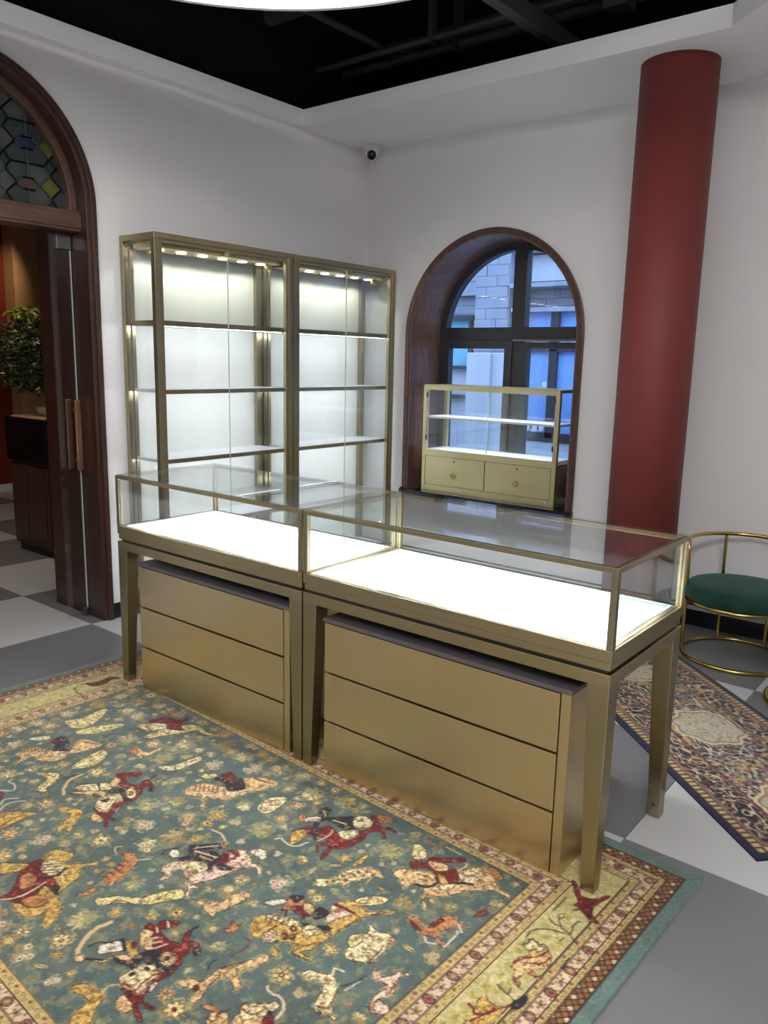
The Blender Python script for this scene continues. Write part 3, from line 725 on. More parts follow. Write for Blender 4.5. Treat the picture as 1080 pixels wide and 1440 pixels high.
# ------------------------------------------------------------------ woven rugs (pile mesh coloured knot by knot)
FIGS = '''Y0:1560,1232,1573,1211,1605,1173,1648,1141,1681,1074,1709,1092,1670,1155,1615,1198,1596,1233
B3:1605,1220,1613,1187,1652,1173
Y0:1653,1145,1662,1101,1695,1047,1727,1067,1705,1105,1682,1144,1670,1155
T0:1768,1055,1783,1032,1819,1007,1818,964,1833,937,1853,931,1858,962,1852,1011,1840,1039,1849,1055,1819,1058,1792,1049
B3:1849,1014,1858,962,1850,948
O0:2221,704,2243,687,2267,698,2272,710,2290,693,2293,649,2314,621,2337,632,2366,630,2365,635,2338,647,2327,674,2320,704,2365,724,2362,730,2321,719,2296,727,2270,727,2246,717
R0:2238,708,2266,715,2284,718,2268,725
R0:2287,696,2295,651,2304,651,2298,689
W4:2306,733,2320,744,2338,732
W4:2341,637,2366,654
W4:2363,727,2360,667,2352,659
O0:1418,1091,1424,1076,1446,1075,1474,1096,1486,1130,1488,1163,1509,1179,1529,1177,1535,1154,1524,1112,1510,1080,1486,1056,1455,1056,1437,1069
R4:1465,1086,1484,1086
R4:1472,1105,1491,1105
R4:1479,1124,1498,1124
R4:1486,1142,1505,1142
R4:1493,1161,1512,1160
Y4:1492,1060,1515,1031
Y3:1421,1088,1389,1070,1405,1055
Y4:1538,1172,1530,1160
G0:1072,1091,1074,1072,1102,1057,1137,1041,1169,1068,1186,1096,1220,1128,1206,1130,1181,1122,1197,1149,1171,1143,1152,1117,1146,1090,1126,1075,1098,1090
G0:1806,1430,1804,1413,1825,1394,1859,1388,1865,1376,1888,1393,1904,1421,1930,1450,1902,1476,1882,1459,1874,1424,1850,1415,1826,1425
Y3:1871,1383,1862,1362,1882,1341
C0:1952,783,1940,756,1970,729,1971,679,1990,646,2017,621,2046,618,2069,631,2049,635,2034,639,2054,674,2035,667,2020,691,2014,716,2036,742,2010,729,1984,743,1972,774
O0:1982,718,1983,719,1983,721,1983,722,1982,723,1981,723,1979,722,1978,721,1977,720,1976,718,1976,717,1977,716,1978,716,1980,717
O0:1982,698,1983,700,1983,701,1983,703,1982,704,1981,704,1979,703,1978,702,1976,701,1976,699,1976,698,1977,697,1978,697,1980,697
O0:1990,681,1991,682,1991,684,1991,685,1990,686,1989,686,1987,686,1986,685,1985,683,1984,681,1984,680,1985,679,1987,679,1988,680
O0:2005,677,2006,678,2006,680,2006,681,2005,682,2004,682,2002,682,2001,680,2000,679,1999,677,1999,676,2000,675,2002,675,2003,676
O0:2005,657,2006,659,2006,660,2006,662,2005,662,2004,662,2002,662,2001,661,2000,659,1999,658,1999,656,2000,655,2002,655,2003,656
O0:2024,658,2025,660,2026,661,2026,663,2025,663,2023,664,2022,663,2020,662,2019,660,2019,659,2019,657,2020,656,2021,656,2023,657
O0:2019,639,2020,640,2020,642,2020,643,2019,644,2018,644,2016,644,2015,643,2014,641,2013,639,2014,638,2014,637,2016,637,2017,638
O0:2003,707,2004,709,2004,710,2004,712,2003,712,2002,713,2000,712,1999,711,1998,709,1997,708,1998,707,1998,706,2000,706,2001,706
O0:1979,734,1980,736,1981,737,1980,739,1980,739,1978,740,1977,739,1975,738,1974,736,1974,735,1974,734,1975,733,1976,733,1978,733
O0:1969,749,1970,750,1970,752,1970,753,1969,754,1968,754,1966,754,1965,753,1964,751,1963,750,1963,748,1964,748,1965,747,1967,748
T0:2017,621,2041,613,2071,629,2057,637,2038,640
C0:2199,917,2188,893,2194,844,2186,815,2173,794,2200,802,2233,789,2256,795,2259,819,2263,858,2263,892,2232,912,2214,920
Y0:2162,865,2179,835,2197,827,2196,860,2190,888
B3:2258,900,2255,857,2247,826
B3:2219,912,2238,919
C0:2165,1031,2171,1010,2199,1000,2223,986,2252,997,2269,1026,2282,1051,2319,1070,2311,1074,2284,1071,2296,1088,2265,1081,2252,1072,2244,1043,2227,1021,2202,1021,2186,1036
C5:2223,986,2211,965,2235,958
B3:2277,1070,2264,1075,2286,1083
N3:2261,997,2270,977,2277,959,2281,932
W3:2277,997,2283,953
P0:2286,911,2292,897,2314,909,2330,886,2332,868,2357,857,2343,882,2358,906,2364,939,2352,965,2382,966,2391,983,2364,1003,2347,991,2339,962,2339,917,2305,925
B3:2361,1000,2347,991,2355,962
R3:2351,905,2360,935
T0:1978,1252,1973,1234,1991,1217,2012,1209,2009,1162,2010,1155,2031,1124,2044,1077,2055,1048,2074,1060,2064,1093,2056,1135,2087,1156,2089,1173,2055,1158,2034,1172,2034,1211,2050,1244,2046,1263,2030,1252,2023,1232,2000,1242
R0:2021,1225,2023,1227,2024,1229,2024,1231,2022,1233,2020,1233,2017,1233,2014,1232,2012,1230,2011,1228,2012,1226,2013,1224,2016,1223,2019,1224
B3:2015,1162,2028,1172,2032,1209
N3:1996,1179,1978,1162,1981,1141
B3:2006,1156,2033,1101
B3:2035,1126,2053,1137
Y0:805,1036,829,1007,863,981,903,1017,927,1059,957,1069,911,1087,891,1067,867,1025
B3:907,1084,931,1081,950,1075,914,1045
C0:853,928,827,881,830,803,865,800,895,873,877,919
T0:891,724,886,694,947,686,953,629,970,647,968,699,946,712,990,719,943,723,916,732
O0:891,724,891,698,933,716,918,730
C0:1071,712,1102,667,1111,578,1139,584,1139,679,1099,717
R3:1102,667,1140,693
C0:1532,642,1514,594,1541,541,1570,553,1583,632,1560,653
B3:1553,647,1525,610,1559,550
G0:972,1232,975,1206,1042,1148,1046,1173,1047,1238,1044,1263
R4:1036,1260,1022,1218,1028,1179
W4:913,1207,892,1179,918,1148
W4:824,1169,856,1140,822,1120,790,1125,781,1107
W4:943,1220,925,1184,948,1138
R0:834,1173,851,1169,875,1184,878,1192
T0:2163,1234,2148,1204,2148,1178,2173,1145,2201,1160,2223,1179
P0:2139,1197,2138,1177,2159,1183,2156,1196
B3:2178,1220,2164,1199,2183,1157
B3:2173,1191,2198,1158
T0:2109,1265,2104,1244,2129,1226,2150,1246,2122,1272
O0:2070,1251,2088,1232,2115,1234,2092,1246
B3:2106,1263,2125,1260,2118,1236,2127,1213
C0:2138,1191,2149,1168,2177,1148,2182,1130,2200,1135,2197,1165,2181,1194,2167,1214
P6:2136,1113,2152,1121,2183,1114,2208,1127,2219,1152,2215,1180
B2:2143,1195,2173,1188,2182,1158
R0:2199,1177,2214,1163,2223,1177,2208,1190
N0:2200,1159,2201,1160,2202,1162,2201,1163,2200,1164,2199,1165,2197,1164,2195,1163,2194,1162,2194,1161,2194,1159,2195,1158,2197,1158,2199,1158
Y0:490,770,511,713,495,615,524,606,591,707,578,773
Y0:601,785,628,690,682,620,691,664,656,766
Y0:846,924,829,882,812,793,858,796,879,864,870,915
B3:1909,1065,1918,1052,1934,1033
O0:1911,1066,1916,1050,1900,1033,1919,1035,1921,1021,1932,1042,1930,1061
R3:1996,1112,2001,1077,1992,1049,1972,1048
G0:1969,650,1962,616,1967,580,1979,621
O0:1511,1260,1512,1224,1521,1206,1533,1231
T0:1760,1210,1763,1193,1786,1192,1799,1212,1818,1213,1836,1228,1810,1245,1781,1229
T0:1909,1361,1921,1380,1956,1385,1963,1366,1953,1351,1919,1351
R0:1754,1199,1750,1183,1769,1175,1765,1155,1796,1130,1808,1138,1798,1161,1791,1180,1834,1185,1857,1174,1873,1169,1852,1150,1847,1131,1854,1128,1875,1154,1889,1144,1907,1143,1934,1161,1924,1167,1902,1154,1899,1163,1911,1176,1910,1195,1926,1209,1938,1239,1937,1268,1933,1290,1943,1311,1958,1334,1962,1348,2007,1364,2001,1372,1966,1362,1954,1353,1924,1350,1889,1345,1896,1333,1927,1331,1939,1325,1920,1300,1909,1271,1903,1220,1895,1203,1873,1211,1850,1226,1820,1218,1805,1201,1799,1212,1786,1192
C4:1799,1212,1809,1196
C4:1816,1221,1829,1197
C4:1836,1224,1846,1193
C4:1773,1178,1792,1187
C4:1777,1147,1798,1158
C0:1857,1331,1860,1312,1859,1290,1872,1266,1888,1251,1915,1261,1921,1293,1936,1323,1923,1329,1887,1342
R4:1880,1337,1920,1327,1910,1304,1912,1263
N0:1885,1271,1886,1272,1886,1274,1885,1275,1884,1276,1882,1277,1881,1277,1879,1276,1878,1275,1878,1274,1878,1273,1880,1271,1881,1271,1883,1271
N0:1873,1304,1875,1306,1875,1307,1875,1309,1873,1310,1871,1311,1869,1311,1867,1310,1866,1309,1865,1308,1866,1306,1867,1305,1869,1304,1872,1304
T0:1741,1356,1778,1335,1786,1306,1804,1283,1838,1273,1850,1297,1822,1302,1794,1307,1786,1335
W0:1744,1324,1730,1308,1756,1263,1786,1274,1775,1295,1757,1323
G0:1766,1260,1783,1243,1810,1256,1832,1264,1815,1280
N8:1749,1260,1787,1277
N4:1712,1332,1716,1309,1737,1286,1747,1266
R0:1779,1254,1785,1245,1799,1258
N4:1787,1307,1809,1313
N4:1795,1304,1817,1310
N4:1803,1301,1824,1307
N4:1811,1298,1831,1303
N4:1819,1295,1839,1300
N0:1833,1291,1827,1262,1836,1232,1859,1224,1897,1232,1926,1240,1918,1254,1885,1250,1859,1246,1848,1270,1857,1297
N0:1876,1245,1873,1230,1906,1240,1910,1224,1923,1230,1920,1253,1901,1256
N0:1857,1263,1866,1247,1877,1258
C0:1900,1210,1907,1217,1910,1224,1909,1231,1904,1235,1896,1237,1886,1236,1877,1232,1870,1226,1866,1218,1867,1211,1873,1207,1881,1205,1891,1206
T0:1896,1214,1901,1218,1903,1223,1902,1228,1899,1231,1893,1232,1887,1231,1880,1229,1876,1224,1873,1219,1874,1215,1878,1211,1883,1210,1890,1211
B0:1891,1219,1893,1220,1894,1222,1893,1223,1892,1225,1890,1225,1888,1225,1885,1224,1884,1222,1883,1220,1883,1219,1885,1218,1887,1217,1889,1218
R0:1962,1337,1995,1325,2000,1332,1985,1339
W0:1931,1292,1940,1282,1950,1310
T11:1672,1249,1667,1290,1683,1329,1708,1357,1733,1370
N5:1743,1357,1779,1331
N7:1851,1132,1849,1104
N0:1906,1157,1919,1150,1937,1164,1925,1169
T0:1719,1369,1728,1353,1745,1366,1734,1377
T0:1042,884,1027,859,1071,857,1089,879,1064,902
T0:1179,1024,1203,1047,1237,1036,1222,1018
R0:1009,848,1018,826,1058,787,1078,796,1063,824,1057,843,1105,850,1130,826,1116,800,1135,795,1171,801,1193,818,1186,825,1160,811,1154,830,1187,861,1202,908,1194,940,1223,983,1235,1005,1275,1033,1265,1037,1223,1016,1167,1013,1150,1006,1173,995,1202,991,1172,949,1179,894,1164,858,1123,872,1077,877,1058,855
R0:1228,1001,1262,996,1259,1004
C0:1106,963,1114,931,1141,893,1177,920,1172,949,1202,991,1156,1006
R3:1155,1001,1194,987,1160,936
N0:1089,917,1113,882,1168,904,1187,899,1181,917,1130,903,1109,923
C0:1168,867,1179,875,1185,884,1186,892,1180,897,1170,898,1158,895,1145,889,1134,881,1128,872,1127,864,1132,859,1142,858,1155,861
O0:1161,873,1166,877,1168,881,1169,884,1166,886,1162,886,1157,885,1152,883,1147,879,1145,876,1144,873,1147,870,1151,870,1156,871
C0:986,977,1026,913,1056,897,1082,918,1019,984
T0:1009,1019,1059,984,1110,960,1084,935,1038,973
N6:1019,920,1061,938
N4:979,983,995,949,1019,920
T8:925,928,930,978,969,1019,1003,1037
N5:1005,1022,1052,990
N5:1129,794,1113,755
N4:906,987,911,942
N0:1172,813,1179,806,1197,821,1188,826
N3:1064,966,1088,974
N3:1072,963,1096,971
N3:1079,960,1103,968
N3:1086,956,1110,964
N0:1130,971,1131,946,1144,958
W0:1207,963,1203,943,1218,975
P0:1585,1041,1571,1005,1591,976,1628,941,1666,936,1693,900,1656,884,1658,850,1686,819,1732,833,1747,844,1763,834,1800,850,1798,861,1771,847,1745,872,1735,910,1729,955,1710,1001,1706,1014,1727,1013,1711,1028,1738,1057,1729,1056,1699,1030,1678,1031,1680,1011,1652,1008,1619,1000,1608,1020,1626,1042,1622,1065,1613,1064,1607,1040
W0:1699,812,1708,782,1749,786,1756,810,1712,810
C0:1594,983,1638,937,1675,948,1650,990
R0:1673,899,1648,860,1669,835,1694,849,1689,874,1687,906
P0:1681,855,1684,858,1685,861,1684,865,1681,867,1677,868,1673,868,1669,866,1667,863,1666,860,1667,856,1670,854,1673,852,1678,853
N0:1575,976,1576,938,1544,915,1568,887,1613,839,1629,845,1597,897,1624,882,1662,888,1673,930,1690,943,1682,950,1654,927,1618,940,1595,957,1591,971
C4:1567,909,1606,857
C5:1580,919,1649,895
G4:1609,923,1651,914
W0:1555,958,1561,963,1563,970,1562,976,1557,981,1549,983,1540,983,1532,979,1527,974,1524,967,1526,961,1531,956,1539,953,1548,954
N4:1523,998,1511,973,1533,942
N0:1683,920,1684,904,1727,898,1710,919
P5:1525,820,1567,815,1610,831
O0:1620,834,1624,837,1625,841,1625,843,1623,845,1620,846,1616,845,1611,842,1608,839,1607,836,1607,833,1609,831,1612,831,1616,832
R4:1673,919,1669,893,1647,871
B3:1697,1023,1708,999,1725,968,1735,910,1747,868
O0:1664,975,1666,978,1667,980,1667,982,1666,983,1663,984,1660,983,1657,982,1655,979,1654,977,1654,975,1656,974,1658,973,1661,974
O0:1668,998,1670,1000,1671,1002,1671,1003,1670,1005,1667,1005,1665,1005,1662,1003,1660,1001,1659,999,1659,997,1661,996,1663,996,1665,996
R0:1731,637,1730,602,1757,600,1762,584,1781,554,1829,567,1873,571,1885,526,1864,511,1881,471,1834,419,1866,425,1897,444,1925,430,1956,436,1923,444,1914,452,1947,478,1945,487,1914,464,1891,497,1903,532,1901,578,1887,613,1866,632,1880,673,1881,693,1863,668,1854,633,1827,647,1847,673,1838,670,1818,645,1833,620,1812,606,1785,620,1765,628
G0:1735,679,1717,650,1736,621,1760,644,1767,683,1759,701
N4:1713,654,1722,622
T4:1806,634,1811,584,1797,563
N0:1685,510,1704,478,1724,498,1736,524,1766,496,1799,464,1845,506,1812,536,1770,529,1737,560,1791,626,1786,631,1732,577,1728,544
C4:1763,523,1808,511
C3:1697,504,1726,521
W0:1691,579,1714,538,1730,554,1702,589
O0:1665,579,1674,564,1699,590,1690,599
C0:1805,471,1818,440,1852,439,1872,468,1842,503
C0:1820,558,1854,515,1872,527,1861,572
O0:1848,405,1884,384,1905,400,1886,431
W4:1706,718,1717,702,1752,708,1778,699,1791,659
B3:1825,477,1833,457
N4:1917,437,1950,429
Y0:2078,750,2098,711,2136,685,2143,709,2123,739,2098,756
G0:1959,1018,1935,993,1944,956,1974,937,2030,923,2059,924,2107,898,2108,878,2071,856,2048,819,2061,776,2096,754,2133,764,2181,714,2190,721,2146,772,2140,801,2131,847,2129,886,2125,935,2122,964,2107,987,2148,982,2146,992,2098,1003,2085,998,2088,969,2059,987,2037,999,2062,1020,2085,1032,2067,1040,2050,1022,2037,999,1997,1001,1990,1025,1979,1031
C0:1940,959,2020,914,2033,939,1987,949
B3:1947,953,1963,976
B3:1961,945,1976,968
B3:1975,938,1989,960
B3:1989,931,2001,952
B3:2003,924,2014,944
P0:2048,819,2055,797,2109,796,2093,836,2081,866
R7:2047,804,2082,797,2113,793
O0:1965,917,1939,860,1966,844,1988,865,1974,898
R0:1972,890,1997,866,2033,873,2020,894
N0:1939,860,1964,836,1966,865,1956,869
N0:2041,874,2026,839,2064,838,2056,875
T0:1986,856,2015,849,2033,873,2010,875
N0:2017,888,2048,907,2097,874,2103,887,2052,917
C0:2089,901,2093,908,2093,916,2089,924,2083,930,2075,933,2066,932,2059,929,2055,922,2055,914,2058,906,2065,900,2073,897,2082,897
B3:2065,923,2080,904
W0:1904,923,1929,885,1947,888,1936,911,1917,927
N5:1960,916,1972,910,1986,926
R0:2041,936,2044,940,2045,943,2044,947,2042,949,2039,950,2034,948,2031,946,2028,943,2027,939,2027,936,2030,933,2033,933,2037,934
G0:2038,939,2039,941,2040,942,2039,943,2038,944,2037,945,2035,944,2034,943,2033,942,2032,940,2032,939,2033,938,2035,938,2036,938
R0:2062,958,2064,962,2065,965,2065,968,2063,971,2059,971,2055,970,2051,968,2049,964,2048,961,2048,958,2050,955,2054,955,2058,956
G0:2059,961,2060,962,2060,964,2060,965,2059,966,2058,966,2056,966,2054,965,2053,964,2053,962,2053,961,2054,960,2056,960,2057,960
R0:2044,970,2046,974,2048,977,2047,981,2045,983,2041,983,2037,982,2033,980,2031,977,2030,973,2030,970,2032,968,2036,967,2040,968
G0:2041,973,2042,975,2042,976,2042,977,2041,978,2040,978,2038,978,2037,977,2035,976,2035,974,2035,973,2036,972,2038,972,2039,972
C0:2025,988,2031,996,2033,1004,2031,1012,2025,1018,2016,1020,2006,1019,1997,1014,1991,1006,1989,997,1991,989,1997,984,2006,981,2016,983
P0:2020,993,2024,997,2025,1003,2024,1008,2020,1012,2014,1013,2008,1012,2002,1009,1998,1004,1997,999,1998,993,2002,990,2008,988,2014,989
R5:1993,1004,1997,964
B3:2147,766,2183,720
B3:2144,990,2097,1000,2099,967,2121,930
B3:2129,845,2136,796
C0:2105,735,2107,737,2106,741,2104,744,2100,747,2097,749,2093,750,2091,748,2090,746,2090,742,2093,739,2096,736,2100,734,2103,733
O0:2255,387,2285,374,2318,392,2314,410,2284,405
Y0:2032,443,2063,436,2100,466,2095,491,2069,495
C0:2095,460,2099,467,2101,475,2100,481,2096,484,2090,485,2084,482,2078,476,2073,469,2071,461,2072,455,2076,451,2082,451,2089,454
T0:2076,590,2086,560,2115,544,2170,511,2194,527,2230,485,2215,449,2254,393,2310,419,2336,442,2380,446,2375,455,2335,457,2304,481,2262,529,2274,509,2253,561,2207,612,2238,641,2237,650,2217,635,2183,585,2152,596,2141,625,2112,605
R0:2083,523,2093,503,2118,490,2109,463,2135,443,2183,398,2194,413,2147,458,2180,472,2197,456,2234,490,2232,511,2206,535,2182,519,2151,509,2129,510,2107,541
T0:2117,481,2164,457,2183,479,2154,497
G0:2174,508,2196,507,2219,523,2206,535
N8:2179,523,2197,539,2186,575,2155,586
N8:2239,505,2253,487,2275,479
C0:2220,464,2235,430,2272,435,2287,450,2272,474,2240,484
B3:2234,461,2265,442,2281,456
B3:2130,549,2166,535
B3:2147,562,2171,549
C0:2207,544,2234,514,2241,531,2221,555
B3:2253,561,2238,548
O5:2332,445,2380,446
Y3:2112,389,2171,388
C4:2208,456,2212,422,2204,410
T0:2217,608,2245,608,2236,617
R6:2354,584,2358,546,2372,550,2363,575
G0:1299,1245,1269,1204,1327,1173,1347,1189,1349,1222,1400,1173,1415,1148,1426,1154,1408,1188,1438,1215,1453,1254,1474,1295,1525,1306,1554,1335,1572,1372,1553,1373,1508,1341,1507,1379,1447,1398,1412,1373,1418,1328,1410,1294,1373,1265
C0:1301,1267,1315,1226,1372,1223,1395,1266,1346,1273
B3:1311,1262,1342,1224
B3:1326,1266,1357,1228
B3:1341,1269,1371,1232
B3:1355,1273,1385,1236
B3:1370,1277,1400,1240
R0:1299,1313,1282,1274,1296,1249,1337,1277,1395,1266,1442,1284,1403,1301,1446,1341,1418,1347,1433,1373,1391,1393,1380,1407,1369,1402,1369,1373,1335,1344
O0:1323,1323,1329,1296,1374,1307,1376,1347
N7:1369,1294,1388,1262,1380,1219
O0:1423,1367,1439,1318,1485,1328,1463,1368
B3:1426,1370,1468,1365,1481,1328
N0:1428,1287,1435,1271,1467,1292
C5:1377,1405,1405,1360,1396,1287
C4:1394,1224,1398,1242,1431,1253
G0:1223,1340,1282,1284,1292,1319,1264,1357
T0:1287,755,1265,720,1279,678,1351,639,1402,618,1361,572,1372,531,1420,500,1468,498,1468,541,1441,595,1434,643,1419,684,1373,708,1353,719,1397,757,1399,768,1354,732,1311,746
N0:1286,643,1283,601,1286,568,1341,576,1352,565,1410,597,1379,640,1346,629,1309,621
R0:1279,591,1298,564,1337,580,1309,607
N6:1275,594,1290,557
C0:1379,654,1410,624,1430,647,1407,668
R6:1380,531,1432,518
C0:1223,651,1250,610,1272,612,1261,645
B3:1268,696,1296,719
B3:1281,687,1308,710
B3:1293,678,1321,701
B3:1306,669,1333,692
B3:1318,660,1345,683
B3:1331,650,1358,674
P0:1400,754,1403,757,1403,761,1402,765,1399,768,1395,769,1391,769,1386,767,1384,764,1383,760,1384,757,1387,754,1391,752,1396,753
Y0:728,591,743,557,821,521,854,470,894,430,966,437,1010,432,993,449,924,459,910,501,872,583,853,620,826,610,838,561,791,588
R0:727,533,744,477,814,449,812,411,824,419,849,474,893,489,837,524,780,501,750,540
C0:756,544,792,509,833,529,803,567
N4:767,573,815,574,833,529
N4:871,511,906,476
B3:773,548,810,521
T0:616,1028,610,988,618,948,674,926,738,880,679,826,700,790,753,772,781,776,769,850,759,890,769,940,725,983,671,989,680,1025,695,1069,656,1019
N0:608,879,609,836,685,852,691,878,729,881,686,915,640,880
R0:613,890,621,866,651,886
C0:696,920,735,883,754,910,731,932
R5:703,804,763,778
R4:728,746,719,705
C0:532,936,560,875,587,883,572,921
B3:601,973,632,982
B3:610,964,641,973
B3:619,955,650,964
B3:628,947,659,956
B3:638,938,668,947
B3:647,929,677,938
R0:2475,271,2499,280,2523,311,2559,296,2577,260,2582,263,2571,318,2580,360,2608,375,2604,385,2567,372,2545,360,2528,358,2527,337
N4:2538,377,2554,348,2563,303
N3:2572,374,2593,393
T0:2521,665,2517,634,2541,599,2542,549,2575,568,2588,603,2568,645,2592,646,2593,656,2564,663,2554,687,2576,708,2569,710,2544,692,2537,669
R5:2519,650,2531,621,2553,594,2563,560
R4:2545,631,2574,605,2577,578
C0:2505,584,2511,550,2533,554,2553,563,2534,588
B3:2507,581,2512,551,2534,556
G0:2531,596,2536,579,2551,584,2547,603
R3:2546,691,2572,709
R3:2563,661,2594,649
G0:2538,876,2551,844,2525,817,2525,785,2547,796,2583,784,2583,771,2582,815,2582,847,2543,883
R6:2514,832,2528,834,2538,846,2553,837,2562,823,2563,803
R3:2542,872,2554,843
R3:2565,811,2584,775
N3:2606,489,2572,469,2543,457,2517,425
N3:2573,471,2517,494,2494,528,2497,552
N3:2543,457,2522,462,2504,451
N3:2575,467,2566,428,2569,405
N3:2567,507,2553,503
N3:2567,507,2569,491
N3:2527,738,2566,747,2595,754
N3:2566,747,2559,727
N3:2616,589,2613,544
N3:2496,388,2496,417
N3:2496,388,2496,343
N0:2585,766,2591,740,2602,724,2608,745,2600,773
Y0:2517,425,2525,411,2530,427
R0:199,527,214,501,220,461,210,413,253,387,244,425,263,464,267,488,248,519
N4:210,584,260,600,313,600
N3:224,591,191,557,202,535'''
def srgb2lin(a):
    a = np.clip(a, 0, 1); return np.where(a <= .04045, a/12.92, ((a+.055)/1.055)**2.4)
class Weave:
    """a numpy drawing board in millimetres; px = mm per pixel"""
    def __init__(s, w, h, px):
        s.px = px; s.W = int(w/px)+1; s.H = int(h/px)+1; s.im = np.zeros((s.H, s.W, 3)); s.occ = np.zeros((s.H, s.W), bool)
        s.X, s.Y = np.meshgrid(np.arange(s.W)*px, np.arange(s.H)*px); s.rng = np.random.default_rng(11)
    def noise(s, cell, seed=0):
        r = np.random.default_rng(seed); gw, gh = int(s.W*s.px/cell)+3, int(s.H*s.px/cell)+3
        g = r.random((gh, gw)); x = s.X/cell; y = s.Y/cell; i = x.astype(int); j = y.astype(int)
        u = x-i; v = y-j; u = u*u*(3-2*u); v = v*v*(3-2*v)
        return (g[j, i]*(1-u)+g[j, i+1]*u)*(1-v)+(g[j+1, i]*(1-u)+g[j+1, i+1]*u)*v
    def _box(s, x0, y0, x1, y1):
        a = max(int(x0/s.px)-1, 0); b = min(int(x1/s.px)+2, s.W); c = max(int(y0/s.px)-1, 0); d = min(int(y1/s.px)+2, s.H)
        return (slice(c, d), slice(a, b)) if b > a and d > c else None
    def polymask(s, P):
        P = np.asarray(P, float); k = s._box(P[:,0].min(), P[:,1].min(), P[:,0].max(), P[:,1].max())
        if k is None: return None, None
        X, Y = s.X[k], s.Y[k]; m = np.zeros(X.shape, bool)
        for (x0, y0), (x1, y1) in zip(P, np.roll(P, -1, 0)):
            if y0 == y1: continue
            c = ((y0 > Y) != (y1 > Y)) & (X < (x1-x0)*(Y-y0)/(y1-y0)+x0); m ^= c
        return k, m
    def fill(s, P, col, var=.10, seed=None):
        k, m = s.polymask(P)
        if k is None: return
        n = 1+var*(s.rng.random(m.shape)-.5)*2
        s.im[k] = np.where(m[..., None], np.array(col)*n[..., None], s.im[k]); s.occ[k] |= m
    def stroke(s, P, w, col, closed=False):
        P = [tuple(p) for p in P]; Q = P[1:]+(P[:1] if closed else [])
        for a, b in zip(P, Q):
            k = s._box(min(a[0], b[0])-w, min(a[1], b[1])-w, max(a[0], b[0])+w, max(a[1], b[1])+w)
            if k is None: continue
            X, Y = s.X[k], s.Y[k]; dx, dy = b[0]-a[0], b[1]-a[1]; L = dx*dx+dy*dy+1e-9
            t = np.clip(((X-a[0])*dx+(Y-a[1])*dy)/L, 0, 1); d = np.hypot(X-a[0]-t*dx, Y-a[1]-t*dy)
            s.im[k] = np.where((d < w/2)[..., None], np.array(col), s.im[k]); s.occ[k] |= d < w/2
    def ell(s, x, y, rx, ry, rot, col, var=.08):
        r = max(rx, ry); k = s._box(x-r, y-r, x+r, y+r)
        if k is None: return
        c, q = math.cos(rot), math.sin(rot); X, Y = s.X[k]-x, s.Y[k]-y
        m = ((X*c+Y*q)/rx)**2+((Y*c-X*q)/ry)**2 < 1
        n = 1+var*(s.rng.random(m.shape)-.5)*2
        s.im[k] = np.where(m[..., None], np.array(col)*n[..., None], s.im[k]); s.occ[k] |= m
def curve(P, closed, jit=0, rng=None, n=4):
    P = np.asarray(P, float); m = len(P)
    if m < 3: return P
    out = []
    for i in range(m if closed else m-1):
        g = (lambda k: P[k % m]) if closed else (lambda k: P[min(max(k, 0), m-1)])
        a, b, c, d = g(i-1), g(i), g(i+1), g(i+2)
        for j in range(n):
            t = j/n; out.append(.5*(2*b+(c-a)*t+(2*a-5*b+4*c-d)*t*t+(3*b-a-3*c+d)*t**3))
    if not closed: out.append(P[-1])
    out = np.array(out)
    return out+rng.normal(0, jit, out.shape) if jit else out
def rgb(*c): return np.array(c)/255.
PAL = dict(R=rgb(112, 30, 32), N=rgb(40, 34, 42), C=rgb(224, 208, 160), G=rgb(204, 168, 88), T=rgb(218, 182, 128), O=rgb(190, 128, 80), Y=rgb(218, 202, 138), P=rgb(222, 192, 164), W=rgb(222, 212, 190), B=rgb(76, 46, 34), K=rgb(20, 18, 20))
